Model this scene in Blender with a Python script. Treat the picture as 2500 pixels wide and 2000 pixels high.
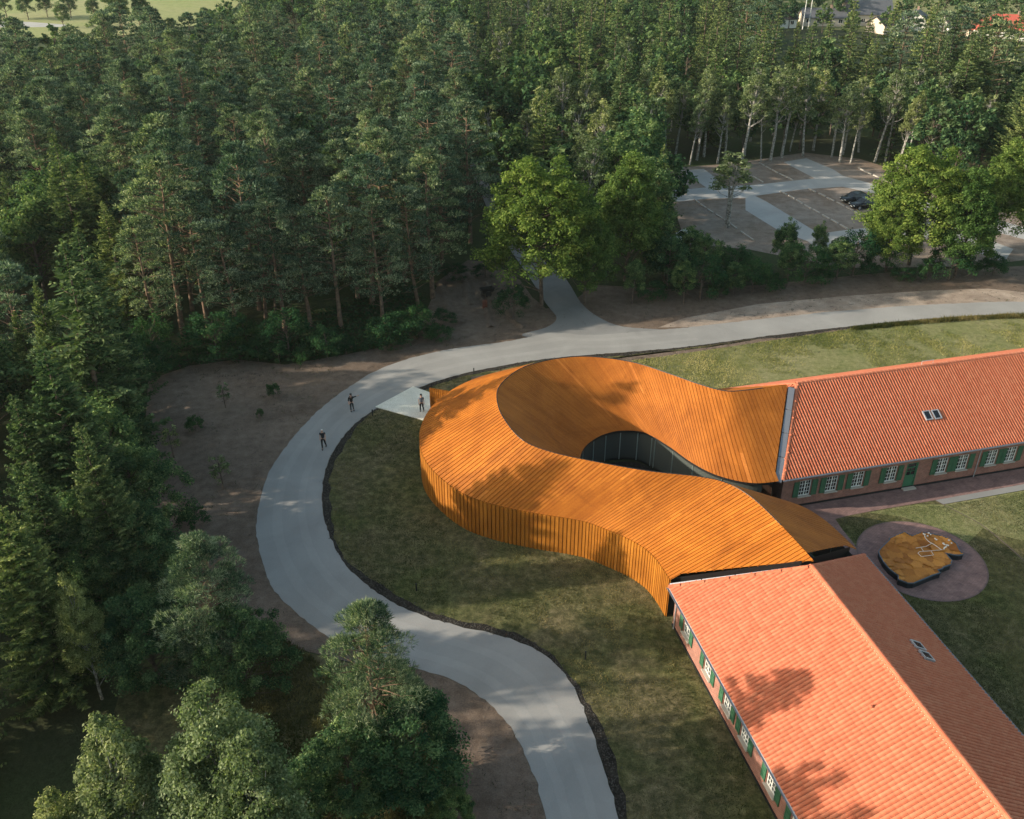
import bpy, bmesh, math, random
import numpy as np
from mathutils import Vector, Matrix

for o in list(bpy.data.objects): bpy.data.objects.remove(o)
scene = bpy.context.scene
COL = scene.collection
R = math.radians
rng = np.random.default_rng(7)
random.seed(7)

# ------------------------------------------------------------------ camera, sky, sun, exposure
CAM_H = 43.5
PITCH = math.atan(1330/2250)
cam = bpy.data.objects.new('camera', bpy.data.cameras.new('camera'))
cam.location = (0, 0, CAM_H)
cam.rotation_euler = (math.pi/2 - PITCH, 0, 0)
cam.data.sensor_width = 36; cam.data.lens = 36*2250/2500
cam.data.clip_start = .5; cam.data.clip_end = 3000
COL.objects.link(cam); scene.camera = cam

SUN_EL, SUN_AZ = 18.5, -97.0            # azimuth clockwise from +Y
world = bpy.data.worlds.new('World'); scene.world = world; world.use_nodes = True
wn = world.node_tree.nodes; wl = world.node_tree.links
sky = wn.new('ShaderNodeTexSky'); sky.sky_type = 'NISHITA'; sky.sun_disc = False
sky.sun_elevation = R(SUN_EL); sky.sun_rotation = R(SUN_AZ)
sky.air_density = 1.0; sky.dust_density = 1.6; sky.ozone_density = 1.2
wn['Background'].inputs['Strength'].default_value = 0.15
tint = wn.new('ShaderNodeMix'); tint.data_type = 'RGBA'; tint.blend_type = 'MULTIPLY'; tint.inputs[0].default_value = 1
tint.inputs[7].default_value = (1.0, .93, .74, 1); wl.new(sky.outputs[0], tint.inputs[6]); wl.new(tint.outputs[2], wn['Background'].inputs['Color'])
sun = bpy.data.objects.new('sun', bpy.data.lights.new('sun', 'SUN'))
sun.data.energy = 3.5; sun.data.angle = R(0.6); sun.data.color = (1.0, 0.87, 0.70)
sd = Vector((math.sin(R(SUN_AZ))*math.cos(R(SUN_EL)), math.cos(R(SUN_AZ))*math.cos(R(SUN_EL)), math.sin(R(SUN_EL))))
sun.rotation_euler = sd.to_track_quat('Z', 'Y').to_euler(); sun.location = (-60, 40, 60)
COL.objects.link(sun)
scene.view_settings.view_transform = 'Standard'; scene.view_settings.look = 'None'
scene.view_settings.gamma = 1.0; scene.view_settings.use_curve_mapping = False
scene.view_settings.exposure = 1.2
scene.cycles.max_bounces = 6; scene.cycles.transparent_max_bounces = 6
scene.cycles.volume_bounces = 0

# ------------------------------------------------------------------ plan survey: photo reading -> point in the world at height z
def at(x, y, z=0.0, s=1.0):
    x *= s; y *= s
    c, n = math.cos(PITCH), math.sin(PITCH)
    dx = x-1250; dy = 2250*c - (y-1000)*n; dz = -2250*n - (y-1000)*c
    k = (z-CAM_H)/dz
    return (dx*k, dy*k)
def to_px(x, y, z=0.0):
    dz = z-CAM_H; zz = y*math.cos(PITCH)-dz*math.sin(PITCH); v = y*math.sin(PITCH)+dz*math.cos(PITCH)
    return 1250+2250*x/zz, 1000-2250*v/zz
DS = 1.1595
def D(pts): return [at(a*DS, b*DS) for a, b in pts]
def S(pts): return [at(a, b) for a, b in pts]

# ------------------------------------------------------------------ materials
def mat(name):
    m = bpy.data.materials.new(name); m.use_nodes = True
    return m, m.node_tree.nodes, m.node_tree.links, m.node_tree.nodes['Principled BSDF']
def rgb(c): return (c[0], c[1], c[2], 1)
def simple(name, c, rough=.6, metal=0.0, spec=.5):
    m, n, l, b = mat(name)
    b.inputs['Base Color'].default_value = rgb(c); b.inputs['Roughness'].default_value = rough
    b.inputs['Metallic'].default_value = metal; b.inputs['Specular IOR Level'].default_value = spec
    return m
def coords(n, l, scale=1.0, kind='Position'):
    g = n.new('ShaderNodeNewGeometry')
    return g.outputs['Position']
def noise(n, l, vec, scale, detail=4, rough=.55, dist=0):
    t = n.new('ShaderNodeTexNoise'); t.inputs['Scale'].default_value = scale
    t.inputs['Detail'].default_value = detail; t.inputs['Roughness'].default_value = rough
    t.inputs['Distortion'].default_value = dist
    l.new(vec, t.inputs['Vector']); return t.outputs['Fac']
def ramp(n, l, fac, stops):
    r = n.new('ShaderNodeValToRGB'); e = r.color_ramp.elements
    while len(e) < len(stops): e.new(.5)
    for i, (p, c) in enumerate(stops):
        e[i].position = p; e[i].color = rgb(c) if not isinstance(c, float) else (c, c, c, 1)
    l.new(fac, r.inputs['Fac']); return r.outputs['Color']
def mixc(n, l, fac, a, b, mode='MIX'):
    m = n.new('ShaderNodeMix'); m.data_type = 'RGBA'; m.blend_type = mode
    for s, v in ((m.inputs[0], fac), (m.inputs[6], a), (m.inputs[7], b)):
        if isinstance(v, (int, float)): s.default_value = v
        elif isinstance(v, tuple): s.default_value = rgb(v)
        else: l.new(v, s)
    return m.outputs[2]
def math_(n, l, op, a, b=None):
    m = n.new('ShaderNodeMath'); m.operation = op
    for s, v in zip(m.inputs, (a, b)):
        if v is None: continue
        if isinstance(v, (int, float)): s.default_value = v
        else: l.new(v, s)
    return m.outputs[0]
def bump(n, l, b, h, strength=.4, dist=.05):
    u = n.new('ShaderNodeBump'); u.inputs['Strength'].default_value = strength
    u.inputs['Distance'].default_value = dist
    l.new(h, u.inputs['Height']); l.new(u.outputs[0], b.inputs['Normal'])

def ground(name, stops, patch, pscale, fscale=2.5, rough=.95, bs=.7, bd=.08, streak=None):
    m, n, l, b = mat(name); v = coords(n, l)
    f = noise(n, l, v, fscale, 8, .7)
    c1 = ramp(n, l, f, stops)
    p = noise(n, l, v, pscale, 5, .6, .6)
    pf = ramp(n, l, p, [(.38, 0.0), (.66, 1.0)])
    c = mixc(n, l, pf, c1, mixc(n, l, 1.0, c1, patch, 'MULTIPLY'))
    g = noise(n, l, v, 11, 6, .75)
    c = mixc(n, l, 1.0, c, ramp(n, l, g, [(.3, (.62, .62, .62)), (.7, (1.35, 1.35, 1.35))]), 'MULTIPLY')
    l.new(c, b.inputs['Base Color']); b.inputs['Roughness'].default_value = rough
    b.inputs['Specular IOR Level'].default_value = .15
    h = math_(n, l, 'ADD', f, math_(n, l, 'MULTIPLY', g, .6))
    bump(n, l, b, h, bs, bd)
    return m
M = {}
M['forest_floor'] = ground('forest_floor', [(.3, (.03, .038, .018)), (.6, (.055, .056, .03)), (.8, (.085, .07, .045))], (.8, 1.3, .7), .06)
M['soil'] = ground('soil', [(.25, (.12, .088, .066)), (.5, (.185, .14, .108)), (.8, (.27, .212, .17))], (.70, .68, .66), .12, 1.2, bs=.9, bd=.12)
M['sand'] = ground('sand', [(.25, (.27, .21, .165)), (.5, (.37, .30, .24)), (.8, (.50, .42, .34))], (.62, .6, .6), .2, .8, bs=.6, bd=.06)
M['lotsoil'] = ground('lot_soil', [(.3, (.19, .155, .125)), (.55, (.29, .245, .21)), (.8, (.38, .33, .28))], (.75, .66, .58), .09, .7, bs=.6, bd=.06)
M['lawn'] = ground('lawn', [(.25, (.045, .048, .022)), (.43, (.082, .076, .036)), (.56, (.15, .128, .066)), (.72, (.25, .205, .12))], (.66, .86, .58), .2, 1.6, bs=1.0, bd=.1)
M['lawn_sunlit'] = ground('lawn_sunlit', [(.25, (.11, .125, .05)), (.45, (.20, .20, .09)), (.65, (.29, .265, .14)), (.85, (.38, .34, .21))], (.6, .72, .5), .12, 1.6, bs=1.0, bd=.1)  # paler copy of the lawn, sunlight painted into its colour
M['field'] = ground('field', [(.3, (.22, .24, .10)), (.7, (.34, .33, .17))], (.8, .95, .7), .03, .4)
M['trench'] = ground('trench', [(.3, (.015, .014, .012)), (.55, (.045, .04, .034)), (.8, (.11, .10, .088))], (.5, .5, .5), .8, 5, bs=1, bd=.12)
M['concrete'] = ground('concrete', [(.3, (.66, .65, .56)), (.7, (.78, .77, .68))], (.9, .9, .88), .5, 1.1, bs=.1, bd=.01)

def asphalt(name, base):
    m, n, l, b = mat(name); v = coords(n, l)
    f = noise(n, l, v, .22, 5, .6, .5)
    c = ramp(n, l, f, [(.3, tuple(x*.86 for x in base)), (.7, tuple(x*1.12 for x in base))])
    g = noise(n, l, v, 25, 3, .8)
    c = mixc(n, l, 1.0, c, ramp(n, l, g, [(.3, (.88, .88, .88)), (.7, (1.12, 1.12, 1.12))]), 'MULTIPLY')
    s = noise(n, l, v, 1.6, 7, .75, 1.5)
    c = mixc(n, l, ramp(n, l, s, [(.6, 0.0), (.72, .30)]), c, tuple(x*1.35 for x in base))
    l.new(c, b.inputs['Base Color']); b.inputs['Roughness'].default_value = .88
    b.inputs['Specular IOR Level'].default_value = .3
    bump(n, l, b, g, .3, .01)
    return m
M['road'] = asphalt('road_asphalt', (.275, .272, .26))
M['lot_road'] = asphalt('lot_asphalt', (.37, .37, .36))
M['road_dark'] = asphalt('side_road_asphalt', (.22, .22, .215))
M['track'] = asphalt('wheel_worn_asphalt', (.295, .291, .278))

def corten(name, a, b_, rough=.62):
    m, n, l, b = mat(name); v = coords(n, l)
    oi = n.new('ShaderNodeObjectInfo')
    at_ = n.new('ShaderNodeAttribute'); at_.attribute_name = 'tone'
    t = math_(n, l, 'FRACT', math_(n, l, 'ADD', oi.outputs['Random'], at_.outputs['Fac']))
    c = ramp(n, l, t, [(0, a), (.99, b_), (.997, tuple(min(1, x*1.25+.01) for x in b_))])
    f = noise(n, l, v, .35, 5, .65, .8)
    c = mixc(n, l, 1.0, c, ramp(n, l, f, [(.3, (.74, .68, .60)), (.7, (1.15, 1.15, 1.18))]), 'MULTIPLY')
    g = noise(n, l, v, 9, 5, .7)
    c = mixc(n, l, 1.0, c, ramp(n, l, g, [(.3, (.86, .84, .8)), (.7, (1.1, 1.1, 1.1))]), 'MULTIPLY')
    l.new(c, b.inputs['Base Color']); b.inputs['Roughness'].default_value = rough+.1
    b.inputs['Specular IOR Level'].default_value = .2
    return m
M['corten'] = corten('corten_steel', (.325, .102, .009), (.405, .138, .015))
M['corten_wall'] = corten('corten_steel_wall', (.30, .11, .011), (.38, .15, .018))
M['corten_in'] = corten('corten_steel_inner', (.33, .105, .013), (.395, .132, .019))

def tile_mat(name, c0, c1, c2):
    m, n, l, b = mat(name); v = coords(n, l)
    oi = n.new('ShaderNodeObjectInfo')
    at_ = n.new('ShaderNodeAttribute'); at_.attribute_name = 'tone'
    t = math_(n, l, 'FRACT', math_(n, l, 'ADD', oi.outputs['Random'], at_.outputs['Fac']))
    c = ramp(n, l, t, [(0, c0), (.55, c1), (1, c2)])
    f = noise(n, l, v, .5, 5, .65, .8)
    c = mixc(n, l, 1.0, c, ramp(n, l, f, [(.3, (.93, .90, .88)), (.7, (1.05, 1.05, 1.05))]), 'MULTIPLY')
    l.new(c, b.inputs['Base Color']); b.inputs['Roughness'].default_value = .75
    b.inputs['Specular IOR Level'].default_value = .25
    return m
M['tile'] = tile_mat('clay_tile', (.43, .126, .066), (.45, .142, .077), (.475, .166, .092))
M['ridge'] = simple('ridge_mortar', (.62, .33, .23), .8)
M['underlay'] = simple('roof_underlay', (.10, .045, .03), .9)

def brick_mat(name, c1, c2, mortar, s=1.0, plan=False):
    m, n, l, b = mat(name)
    tc = n.new('ShaderNodeTexCoord'); v = tc.outputs['UV']
    t = n.new('ShaderNodeTexBrick'); l.new(v, t.inputs['Vector'])
    t.inputs['Color1'].default_value = rgb(c1); t.inputs['Color2'].default_value = rgb(c2)
    t.inputs['Mortar'].default_value = rgb(mortar); t.inputs['Scale'].default_value = 1
    t.inputs['Mortar Size'].default_value = .012*s; t.inputs['Brick Width'].default_value = .24*s
    t.inputs['Row Height'].default_value = .078*s if not plan else .12*s
    t.inputs['Bias'].default_value = -.1
    p = coords(n, l)
    f = noise(n, l, p, 1.2, 6, .7, .5)
    c = mixc(n, l, 1.0, t.outputs['Color'], ramp(n, l, f, [(.3, (.7, .68, .68)), (.7, (1.3, 1.25, 1.2))]), 'MULTIPLY')
    l.new(c, b.inputs['Base Color']); b.inputs['Roughness'].default_value = .9
    b.inputs['Specular IOR Level'].default_value = .2
    bump(n, l, b, t.outputs['Fac'], -.5, .01)
    return m
M['brick'] = brick_mat('red_brick', (.31, .12, .09), (.22, .085, .07), (.30, .22, .18))
M['paving'] = brick_mat('brick_paving', (.25, .155, .145), (.185, .12, .118), (.14, .105, .10), 1.0, True)
M['white'] = simple('white_paint', (.78, .78, .74), .5)
M['green'] = simple('green_paint', (.035, .115, .062), .55)
M['green_door'] = simple('door_green_paint', (.04, .15, .08), .5)
M['glass'] = simple('dark_window_glass', (.008, .010, .014), .08, 0, .6)
M['zinc'] = simple('zinc', (.26, .27, .30), .42, .6)
M['zinc_lt'] = simple('zinc_gutter', (.38, .39, .42), .5, .4)
M['dark_metal'] = simple('dark_metal', (.018, .020, .022), .5, .3)
M['black'] = simple('black_rubber', (.012, .012, .012), .7)
M['stone'] = simple('kerb_stone', (.42, .39, .35), .85)
M['sill'] = simple('sill_stone', (.42, .38, .33), .8)
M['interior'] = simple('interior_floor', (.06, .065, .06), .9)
M['mullion'] = simple('mullion_steel', (.32, .40, .38), .4, .2)

def curtain_glass():
    m, n, l, b = mat('curtain_glass')
    b.inputs['Base Color'].default_value = (.085, .10, .095, 1); b.inputs['Roughness'].default_value = .04
    b.inputs['Specular IOR Level'].default_value = .8
    tr = n.new('ShaderNodeBsdfTransparent'); tr.inputs[0].default_value = (.45, .52, .5, 1)
    mx = n.new('ShaderNodeMixShader'); mx.inputs[0].default_value = .12
    out = n['Material Output']
    l.new(tr.outputs[0], mx.inputs[2]); l.new(b.outputs[0], mx.inputs[1]); l.new(mx.outputs[0], out.inputs[0])
    return m
M['curtain'] = curtain_glass()

def leaf_mat(name, c0, c1, c2, trans=.3, top=None):
    m, n, l, b = mat(name)
    n.remove(b)
    oi = n.new('ShaderNodeObjectInfo')
    at_ = n.new('ShaderNodeAttribute'); at_.attribute_name = 'tone'
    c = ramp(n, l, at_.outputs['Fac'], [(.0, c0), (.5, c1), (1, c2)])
    c = mixc(n, l, 1.0, c, ramp(n, l, oi.outputs['Random'], [(0, (.62, .74, .78)), (.5, (1.0, 1.0, 1.0)), (1, (1.3, 1.2, 1.0))]), 'MULTIPLY')
    d = n.new('ShaderNodeBsdfDiffuse'); t = n.new('ShaderNodeBsdfTranslucent')
    l.new(c, d.inputs[0]); l.new(mixc(n, l, 1.0, c, (1.1, 1.25, .6), 'MULTIPLY'), t.inputs[0])
    mx = n.new('ShaderNodeMixShader'); mx.inputs[0].default_value = trans
    l.new(d.outputs[0], mx.inputs[1]); l.new(t.outputs[0], mx.inputs[2])
    l.new(mx.outputs[0], n['Material Output'].inputs[0])
    return m
M['pine_leaf'] = leaf_mat('pine_needles', (.018, .046, .034), (.112, .172, .112), (.42, .48, .34), .25)  # lightest tone raised to paint sunlit highlights into the needles
M['spruce_leaf'] = leaf_mat('spruce_needles', (.022, .052, .026), (.10, .145, .062), (.33, .38, .17), .22)  # top tone likewise brightened as a painted sunlit highlight
M['broad_leaf'] = leaf_mat('broad_leaves', (.025, .064, .034), (.08, .142, .062), (.24, .32, .14), .35)
M['linden_leaf'] = leaf_mat('linden_leaves', (.045, .088, .026), (.11, .175, .046), (.23, .30, .09), .4)
M['birch_leaf'] = leaf_mat('birch_leaves', (.06, .09, .04), (.17, .21, .10), (.36, .40, .23), .4)
M['under_leaf'] = leaf_mat('undergrowth_leaves', (.018, .055, .026), (.034, .088, .038), (.07, .135, .052), .3)
M['grass'] = leaf_mat('grass_blades', (.036, .048, .018), (.088, .088, .036), (.24, .205, .10), .25)
M['grass_sunlit'] = leaf_mat('sunlit_grass_blades', (.11, .135, .045), (.23, .24, .095), (.40, .37, .20), .3)  # lighter copy of the blades, with sunlight put into the colour

def bark(name, a, b_, sc=3):
    m, n, l, b = mat(name); v = coords(n, l)
    f = noise(n, l, v, sc, 6, .7)
    c = ramp(n, l, f, [(.38, a), (.6, b_)])
    l.new(c, b.inputs['Base Color']); b.inputs['Roughness'].default_value = .9
    b.inputs['Specular IOR Level'].default_value = .1
    return m
M['bark'] = bark('brown_bark', (.07, .055, .045), (.16, .125, .10))
M['pine_bark'] = bark('pine_bark', (.11, .08, .06), (.24, .16, .11))
M['birch_bark'] = bark('birch_bark', (.10, .095, .085), (.42, .41, .38), 4)

# ------------------------------------------------------------------ object helpers
def tag(o, label=None, cat=None, group=None, kind=None):
    if label: o['label'] = label
    if cat: o['category'] = cat
    if group: o['group'] = group
    if kind: o['kind'] = kind
    return o
def thing(name, label, cat, loc=(0, 0, 0), rz=0.0, group=None):
    o = bpy.data.objects.new(name, None); COL.objects.link(o)
    o.location = loc; o.rotation_euler = (0, 0, rz); o.empty_display_size = .3
    return tag(o, label, cat, group)
def mesh_np(name, verts, faces, m, smooth=False, tone=None, mats=None, matidx=None, uv=None):
    me = bpy.data.meshes.new(name)
    verts = np.asarray(verts, dtype=np.float32).reshape(-1, 3)
    if isinstance(faces, np.ndarray) and faces.ndim == 2:
        k = faces.shape[1]; nf = len(faces)
        me.vertices.add(len(verts)); me.vertices.foreach_set('co', verts.ravel())
        me.loops.add(nf*k); me.loops.foreach_set('vertex_index', faces.astype(np.int32).ravel())
        me.polygons.add(nf); me.polygons.foreach_set('loop_start', np.arange(0, nf*k, k, dtype=np.int32))
        me.update(calc_edges=True)
    else:
        me.from_pydata(verts.tolist(), [], [list(map(int, f)) for f in faces]); me.update()
    if mats:
        for x in mats: me.materials.append(x)
        if matidx is not None: me.polygons.foreach_set('material_index', np.asarray(matidx, dtype=np.int32))
    elif m: me.materials.append(m)
    if smooth: me.polygons.foreach_set('use_smooth', np.ones(len(me.polygons), dtype=bool))
    if tone is not None:
        a = me.attributes.new('tone', 'FLOAT', 'FACE'); a.data.foreach_set('value', np.asarray(tone, dtype=np.float32))
    if uv is not None:
        u = me.uv_layers.new(name='UVMap'); vi = np.zeros(len(me.loops), dtype=np.int32)
        me.loops.foreach_get('vertex_index', vi)
        u.data.foreach_set('uv', np.asarray(uv, dtype=np.float32)[vi].ravel())
    return me
def put(name, me, parent=None, loc=None, rot=None):
    o = bpy.data.objects.new(name, me); COL.objects.link(o)
    if parent: o.parent = parent
    if loc is not None: o.location = loc
    if rot is not None: o.rotation_euler = rot
    return o
class MB:
    """collects simple solids into one mesh"""
    def __init__(s): s.v = []; s.f = []; s.m = []
    def add(s, v, f, mi=0):
        k = len(s.v); s.v += [tuple(p) for p in v]; s.f += [tuple(i+k for i in q) for q in f]; s.m += [mi]*len(f)
        return s
    def box(s, c, d, mi=0, fr=None):
        x, y, z = c; a, b, e = d[0]/2, d[1]/2, d[2]/2
        v = [(x+i*a, y+j*b, z+k*e) for i in (-1, 1) for j in (-1, 1) for k in (-1, 1)]
        if fr: v = [fr(*p) for p in v]
        return s.add(v, [(0, 1, 3, 2), (4, 6, 7, 5), (0, 4, 5, 1), (2, 3, 7, 6), (0, 2, 6, 4), (1, 5, 7, 3)], mi)
    def prism(s, pts, z0, z1, mi=0, top=None):
        n = len(pts); v = [(p[0], p[1], z0) for p in pts]+[(p[0], p[1], z1) for p in pts]
        s.add(v, [(i, (i+1) % n, n+(i+1) % n, n+i) for i in range(n)], mi)
        s.f.append(tuple(range(len(s.v)-n, len(s.v)))); s.m.append(mi if top is None else top)
        return s
    def tube(s, pts, rad, sides=6, mi=0):
        pts = [Vector(p) for p in pts]; rings = []
        for i, p in enumerate(pts):
            d = (pts[min(i+1, len(pts)-1)]-pts[max(i-1, 0)]).normalized()
            u = d.orthogonal().normalized(); w = d.cross(u)
            r = rad[i] if hasattr(rad, '__len__') else rad
            rings.append([p+(u*math.cos(2*math.pi*k/sides)+w*math.sin(2*math.pi*k/sides))*r for k in range(sides)])
        v = [q for r_ in rings for q in r_]
        f = [(i*sides+k, i*sides+(k+1) % sides, (i+1)*sides+(k+1) % sides, (i+1)*sides+k) for i in range(len(pts)-1) for k in range(sides)]
        f += [tuple(range(sides))[::-1], tuple(range(len(v)-sides, len(v)))]
        return s.add(v, f, mi)
    def mesh(s, name, mats, smooth=False):
        me = bpy.data.meshes.new(name); me.from_pydata([tuple(p) for p in s.v], [], s.f)
        for x in (mats if isinstance(mats, (list, tuple)) else [mats]): me.materials.append(x)
        me.polygons.foreach_set('material_index', s.m)
        if smooth: me.polygons.foreach_set('use_smooth', [True]*len(s.f))
        me.update(); return me
    def build(s, name, mats, parent=None, loc=None, smooth=False, fix=False):
        me = s.mesh(name, mats, smooth)
        if fix:
            bm = bmesh.new(); bm.from_mesh(me); bmesh.ops.recalc_face_normals(bm, faces=bm.faces); bm.to_mesh(me); bm.free()
        return put(name, me, parent, loc)
def catmull(pts, n=8, closed=False):
    P = [np.array(p, float) for p in pts]; out = []
    N = len(P)
    rngi = range(N if closed else N-1)
    for i in rngi:
        if closed: a, b, c, d = P[i-1], P[i], P[(i+1) % N], P[(i+2) % N]
        else: a, b, c, d = P[max(i-1, 0)], P[i], P[i+1], P[min(i+2, N-1)]
        for k in range(n):
            t = k/n
            out.append(.5*((2*b)+(c-a)*t+(2*a-5*b+4*c-d)*t*t+(3*b-a-3*c+d)*t**3))
    if not closed: out.append(P[-1])
    return np.array(out)
def sheet(name, pts, z, m, parent=None, kind='structure', uvm=False):
    bm = bmesh.new()
    vs = [bm.verts.new((p[0], p[1], z)) for p in pts]
    f = bm.faces.new(vs)
    if f.normal.z < 0 or f.calc_area() == 0: pass
    bm.normal_update()
    if f.normal.z < 0: f.normal_flip()
    bmesh.ops.triangulate(bm, faces=[f])
    me = bpy.data.meshes.new(name); bm.to_mesh(me); bm.free(); me.materials.append(m)
    if uvm:
        u = me.uv_layers.new(name='UVMap')
        for lp in me.loops:
            c = me.vertices[lp.vertex_index].co; u.data[lp.index].uv = (c.x, c.y)
    o = put(name, me, parent)
    if kind and not parent: o['kind'] = kind
    return o
def strip(name, A, B, z, m, zb=None, kind='structure'):
    n = len(A); v = [(p[0], p[1], z) for p in A]+[(p[0], p[1], z if zb is None else zb) for p in B]
    f = np.array([(i, i+1, n+i+1, n+i) for i in range(n-1)])
    va = np.array(v); e1 = va[f[0][1]]-va[f[0][0]]; e2 = va[f[0][3]]-va[f[0][0]]
    if np.cross(e1, e2)[2] < 0: f = f[:, ::-1]
    o = put(name, mesh_np(name, v, f, m))
    if kind: o['kind'] = kind
    return o
def inpoly(x, y, poly):
    c = False; n = len(poly); j = n-1
    for i in range(n):
        xi, yi = poly[i]; xj, yj = poly[j]
        if (yi > y) != (yj > y) and x < (xj-xi)*(y-yi)/(yj-yi)+xi: c = not c
        j = i
    return c
def copy_tree(o, parent=None):
    c = o.copy(); COL.objects.link(c)
    if parent: c.parent = parent
    for ch in o.children: copy_tree(ch, c)
    return c

# ------------------------------------------------------------------ ground, road, soil, lawns
sheet('ground', [(-1200, -300), (1200, -300), (1200, 1500), (-1200, 1500)], -.03, M['forest_floor'])
soil_pts = D([(306, 1160), (300, 1000), (312, 800), (400, 770), (500, 757), (600, 768), (720, 748), (800, 732), (880, 705), (900, 650), (925, 590), (955, 568), (985, 548), (1030, 552), (1065, 572), (1095, 590), (1120, 625), (1150, 650), (1200, 640), (1250, 600), (1440, 610), (1600, 600), (1850, 575), (2156, 560), (2400, 560), (2400, 700), (1500, 760), (1150, 780), (800, 900), (720, 1100), (820, 1300), (1100, 1400), (1200, 1500), (1300, 1800), (960, 1800), (925, 1700), (950, 1560), (930, 1470), (840, 1420), (720, 1390), (640, 1370), (560, 1340), (500, 1270), (400, 1220)])
sheet('soil', soil_pts, 0.0, M['soil'])
sheet('sandy_verge', D([(1385, 690), (1440, 670), (1600, 640), (1800, 622), (1960, 612), (2080, 608), (2160, 616), (2300, 640), (2300, 660), (2050, 645), (1850, 655), (1650, 672), (1500, 688)]), .006, M['sand'])
out_e = catmull(D([(2500, 660), (2300, 642), (2156, 636), (2050, 638), (1900, 645), (1700, 662), (1550, 678), (1430, 692), (1330, 700), (1240, 706), (1165, 700), (1130, 707), (1060, 721), (1000, 728), (930, 739), (860, 756), (790, 782), (740, 812), (690, 848), (640, 895), (600, 945), (565, 1000), (545, 1060), (540, 1120), (550, 1180), (573, 1232), (612, 1278), (665, 1325), (730, 1365), (805, 1392), (880, 1410), (950, 1432), (1005, 1462), (1050, 1500), (1088, 1550), (1113, 1605), (1133, 1660), (1150, 1725), (1165, 1800), (1175, 1900)]), 5)
in_e = catmull(D([(2500, 680), (2300, 662), (2156, 661), (2050, 665), (1900, 676), (1750, 692), (1600, 710), (1450, 730), (1330, 741), (1200, 751), (1120, 760), (1050, 772), (980, 786), (920, 803), (880, 818), (830, 840), (790, 862), (745, 895), (712, 935), (688, 980), (678, 1030), (680, 1080), (696, 1135), (726, 1187), (772, 1232), (835, 1273), (905, 1302), (975, 1321), (1060, 1341), (1130, 1370), (1180, 1408), (1215, 1462), (1242, 1530), (1264, 1595), (1284, 1660), (1303, 1725), (1322, 1800), (1345, 1900)]), 5)
def even(P, n):
    L = np.concatenate([[0], np.cumsum(np.linalg.norm(np.diff(P, axis=0), axis=1))]); t = np.linspace(0, L[-1], n)
    return np.stack([np.interp(t, L, P[:, 0]), np.interp(t, L, P[:, 1])], 1)
out_e = even(out_e, 380); in_e = even(in_e, 380)
out_e = out_e+rng.normal(0, .035, out_e.shape)+np.array([.06*math.sin(i*.21)*math.sin(i*.077) for i in range(380)])[:, None]
in_e = in_e+rng.normal(0, .03, in_e.shape)
strip('road', out_e, in_e, .030, M['road'])
sheet('side_road', [tuple(p) for p in catmull(D([(1100, 708), (1150, 690), (1172, 670), (1150, 640), (1115, 585), (1070, 520), (1035, 460), (1010, 400), (990, 350), (1005, 345), (1035, 400), (1085, 480), (1140, 545), (1180, 575), (1200, 600), (1225, 640), (1260, 668), (1310, 688), (1400, 696), (1390, 712), (1240, 722)]), 4, True)], .026, M['road_dark'])
def lerp(A, B, t): return A*(1-t)+B*t
nsub = len(out_e)
sl = slice(140, nsub)
strip('wheel_track', lerp(out_e, in_e, .22)[sl], lerp(out_e, in_e, .36)[sl], .034, M['track'])
strip('wheel_track', lerp(out_e, in_e, .60)[sl], lerp(out_e, in_e, .72)[sl], .034, M['track'])
# dug strip of dark soil along the inner road edge
nrm = np.zeros_like(in_e); tdir = np.gradient(in_e, axis=0); tdir /= np.linalg.norm(tdir, axis=1)[:, None]
from numpy import convolve
for k_ in (0, 1): tdir[:, k_] = np.convolve(np.pad(tdir[:, k_], 6, mode='edge'), np.ones(13)/13, 'valid')
tdir /= np.linalg.norm(tdir, axis=1)[:, None]
nrm[:, 0] = tdir[:, 1]*-1; nrm[:, 1] = tdir[:, 0]
wob = np.array([.85+.5*math.sin(i*.18)*math.sin(i*.056+1)+.12*math.sin(i*.9) for i in range(nsub)])
lawn_edge = in_e + nrm*wob[:, None]*.62
sel = slice(80, nsub)
strip('trench', (in_e+nrm*.04)[sel], lawn_edge[sel], .010, M['trench'])
lawn_poly = [tuple(p) for p in lawn_edge[124:]]+[at(1900, 2150), at(1900, 1950), at(1640, 1500), at(1600, 1400), at(1500, 1250), at(1300, 1150), at(1150, 1000), at(1150, 920)]
sheet('lawn', lawn_poly, .016, M['lawn'])
sheet('north_lawn', [tuple(p) for p in (in_e+nrm*.5)[:92]][::-1]+D([(2500, 800), (2156, 790), (1650, 850), (1500, 850), (1330, 780), (1300, 765)]), .014, M['lawn_sunlit'])
sheet('courtyard_lawn', S([(1950, 1180), (2600, 1060), (2900, 1300), (2900, 2300), (2500, 2300), (2050, 1400), (1980, 1320)]), .016, M['lawn'])
sheet('sunlit_lawn', S([(2240, 1232), (2306, 1233), (2520, 1195), (2800, 1180), (2800, 1330), (2500, 1322), (2435, 1305), (2400, 1290), (2360, 1330), (2290, 1290), (2200, 1262), (2120, 1252)]), .022, M['lawn_sunlit'])  # pale sheet painting the sunlit part of the courtyard lawn
sheet('brick_paving', S([(1850, 1190), (1950, 1205), (2550, 1110), (2700, 1100), (2700, 1150), (2500, 1183), (2284, 1222), (2200, 1236), (2120, 1250), (2070, 1260), (2039, 1268), (2055, 1292), (2086, 1330), (2110, 1372), (2060, 1400), (1900, 1300)]), .030, M['paving'], uvm=True)
sheet('concrete_path', S([(2284, 1222), (2500, 1183), (2700, 1150), (2700, 1165), (2500, 1197), (2303, 1232)]), .034, M['road_dark'])
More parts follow.
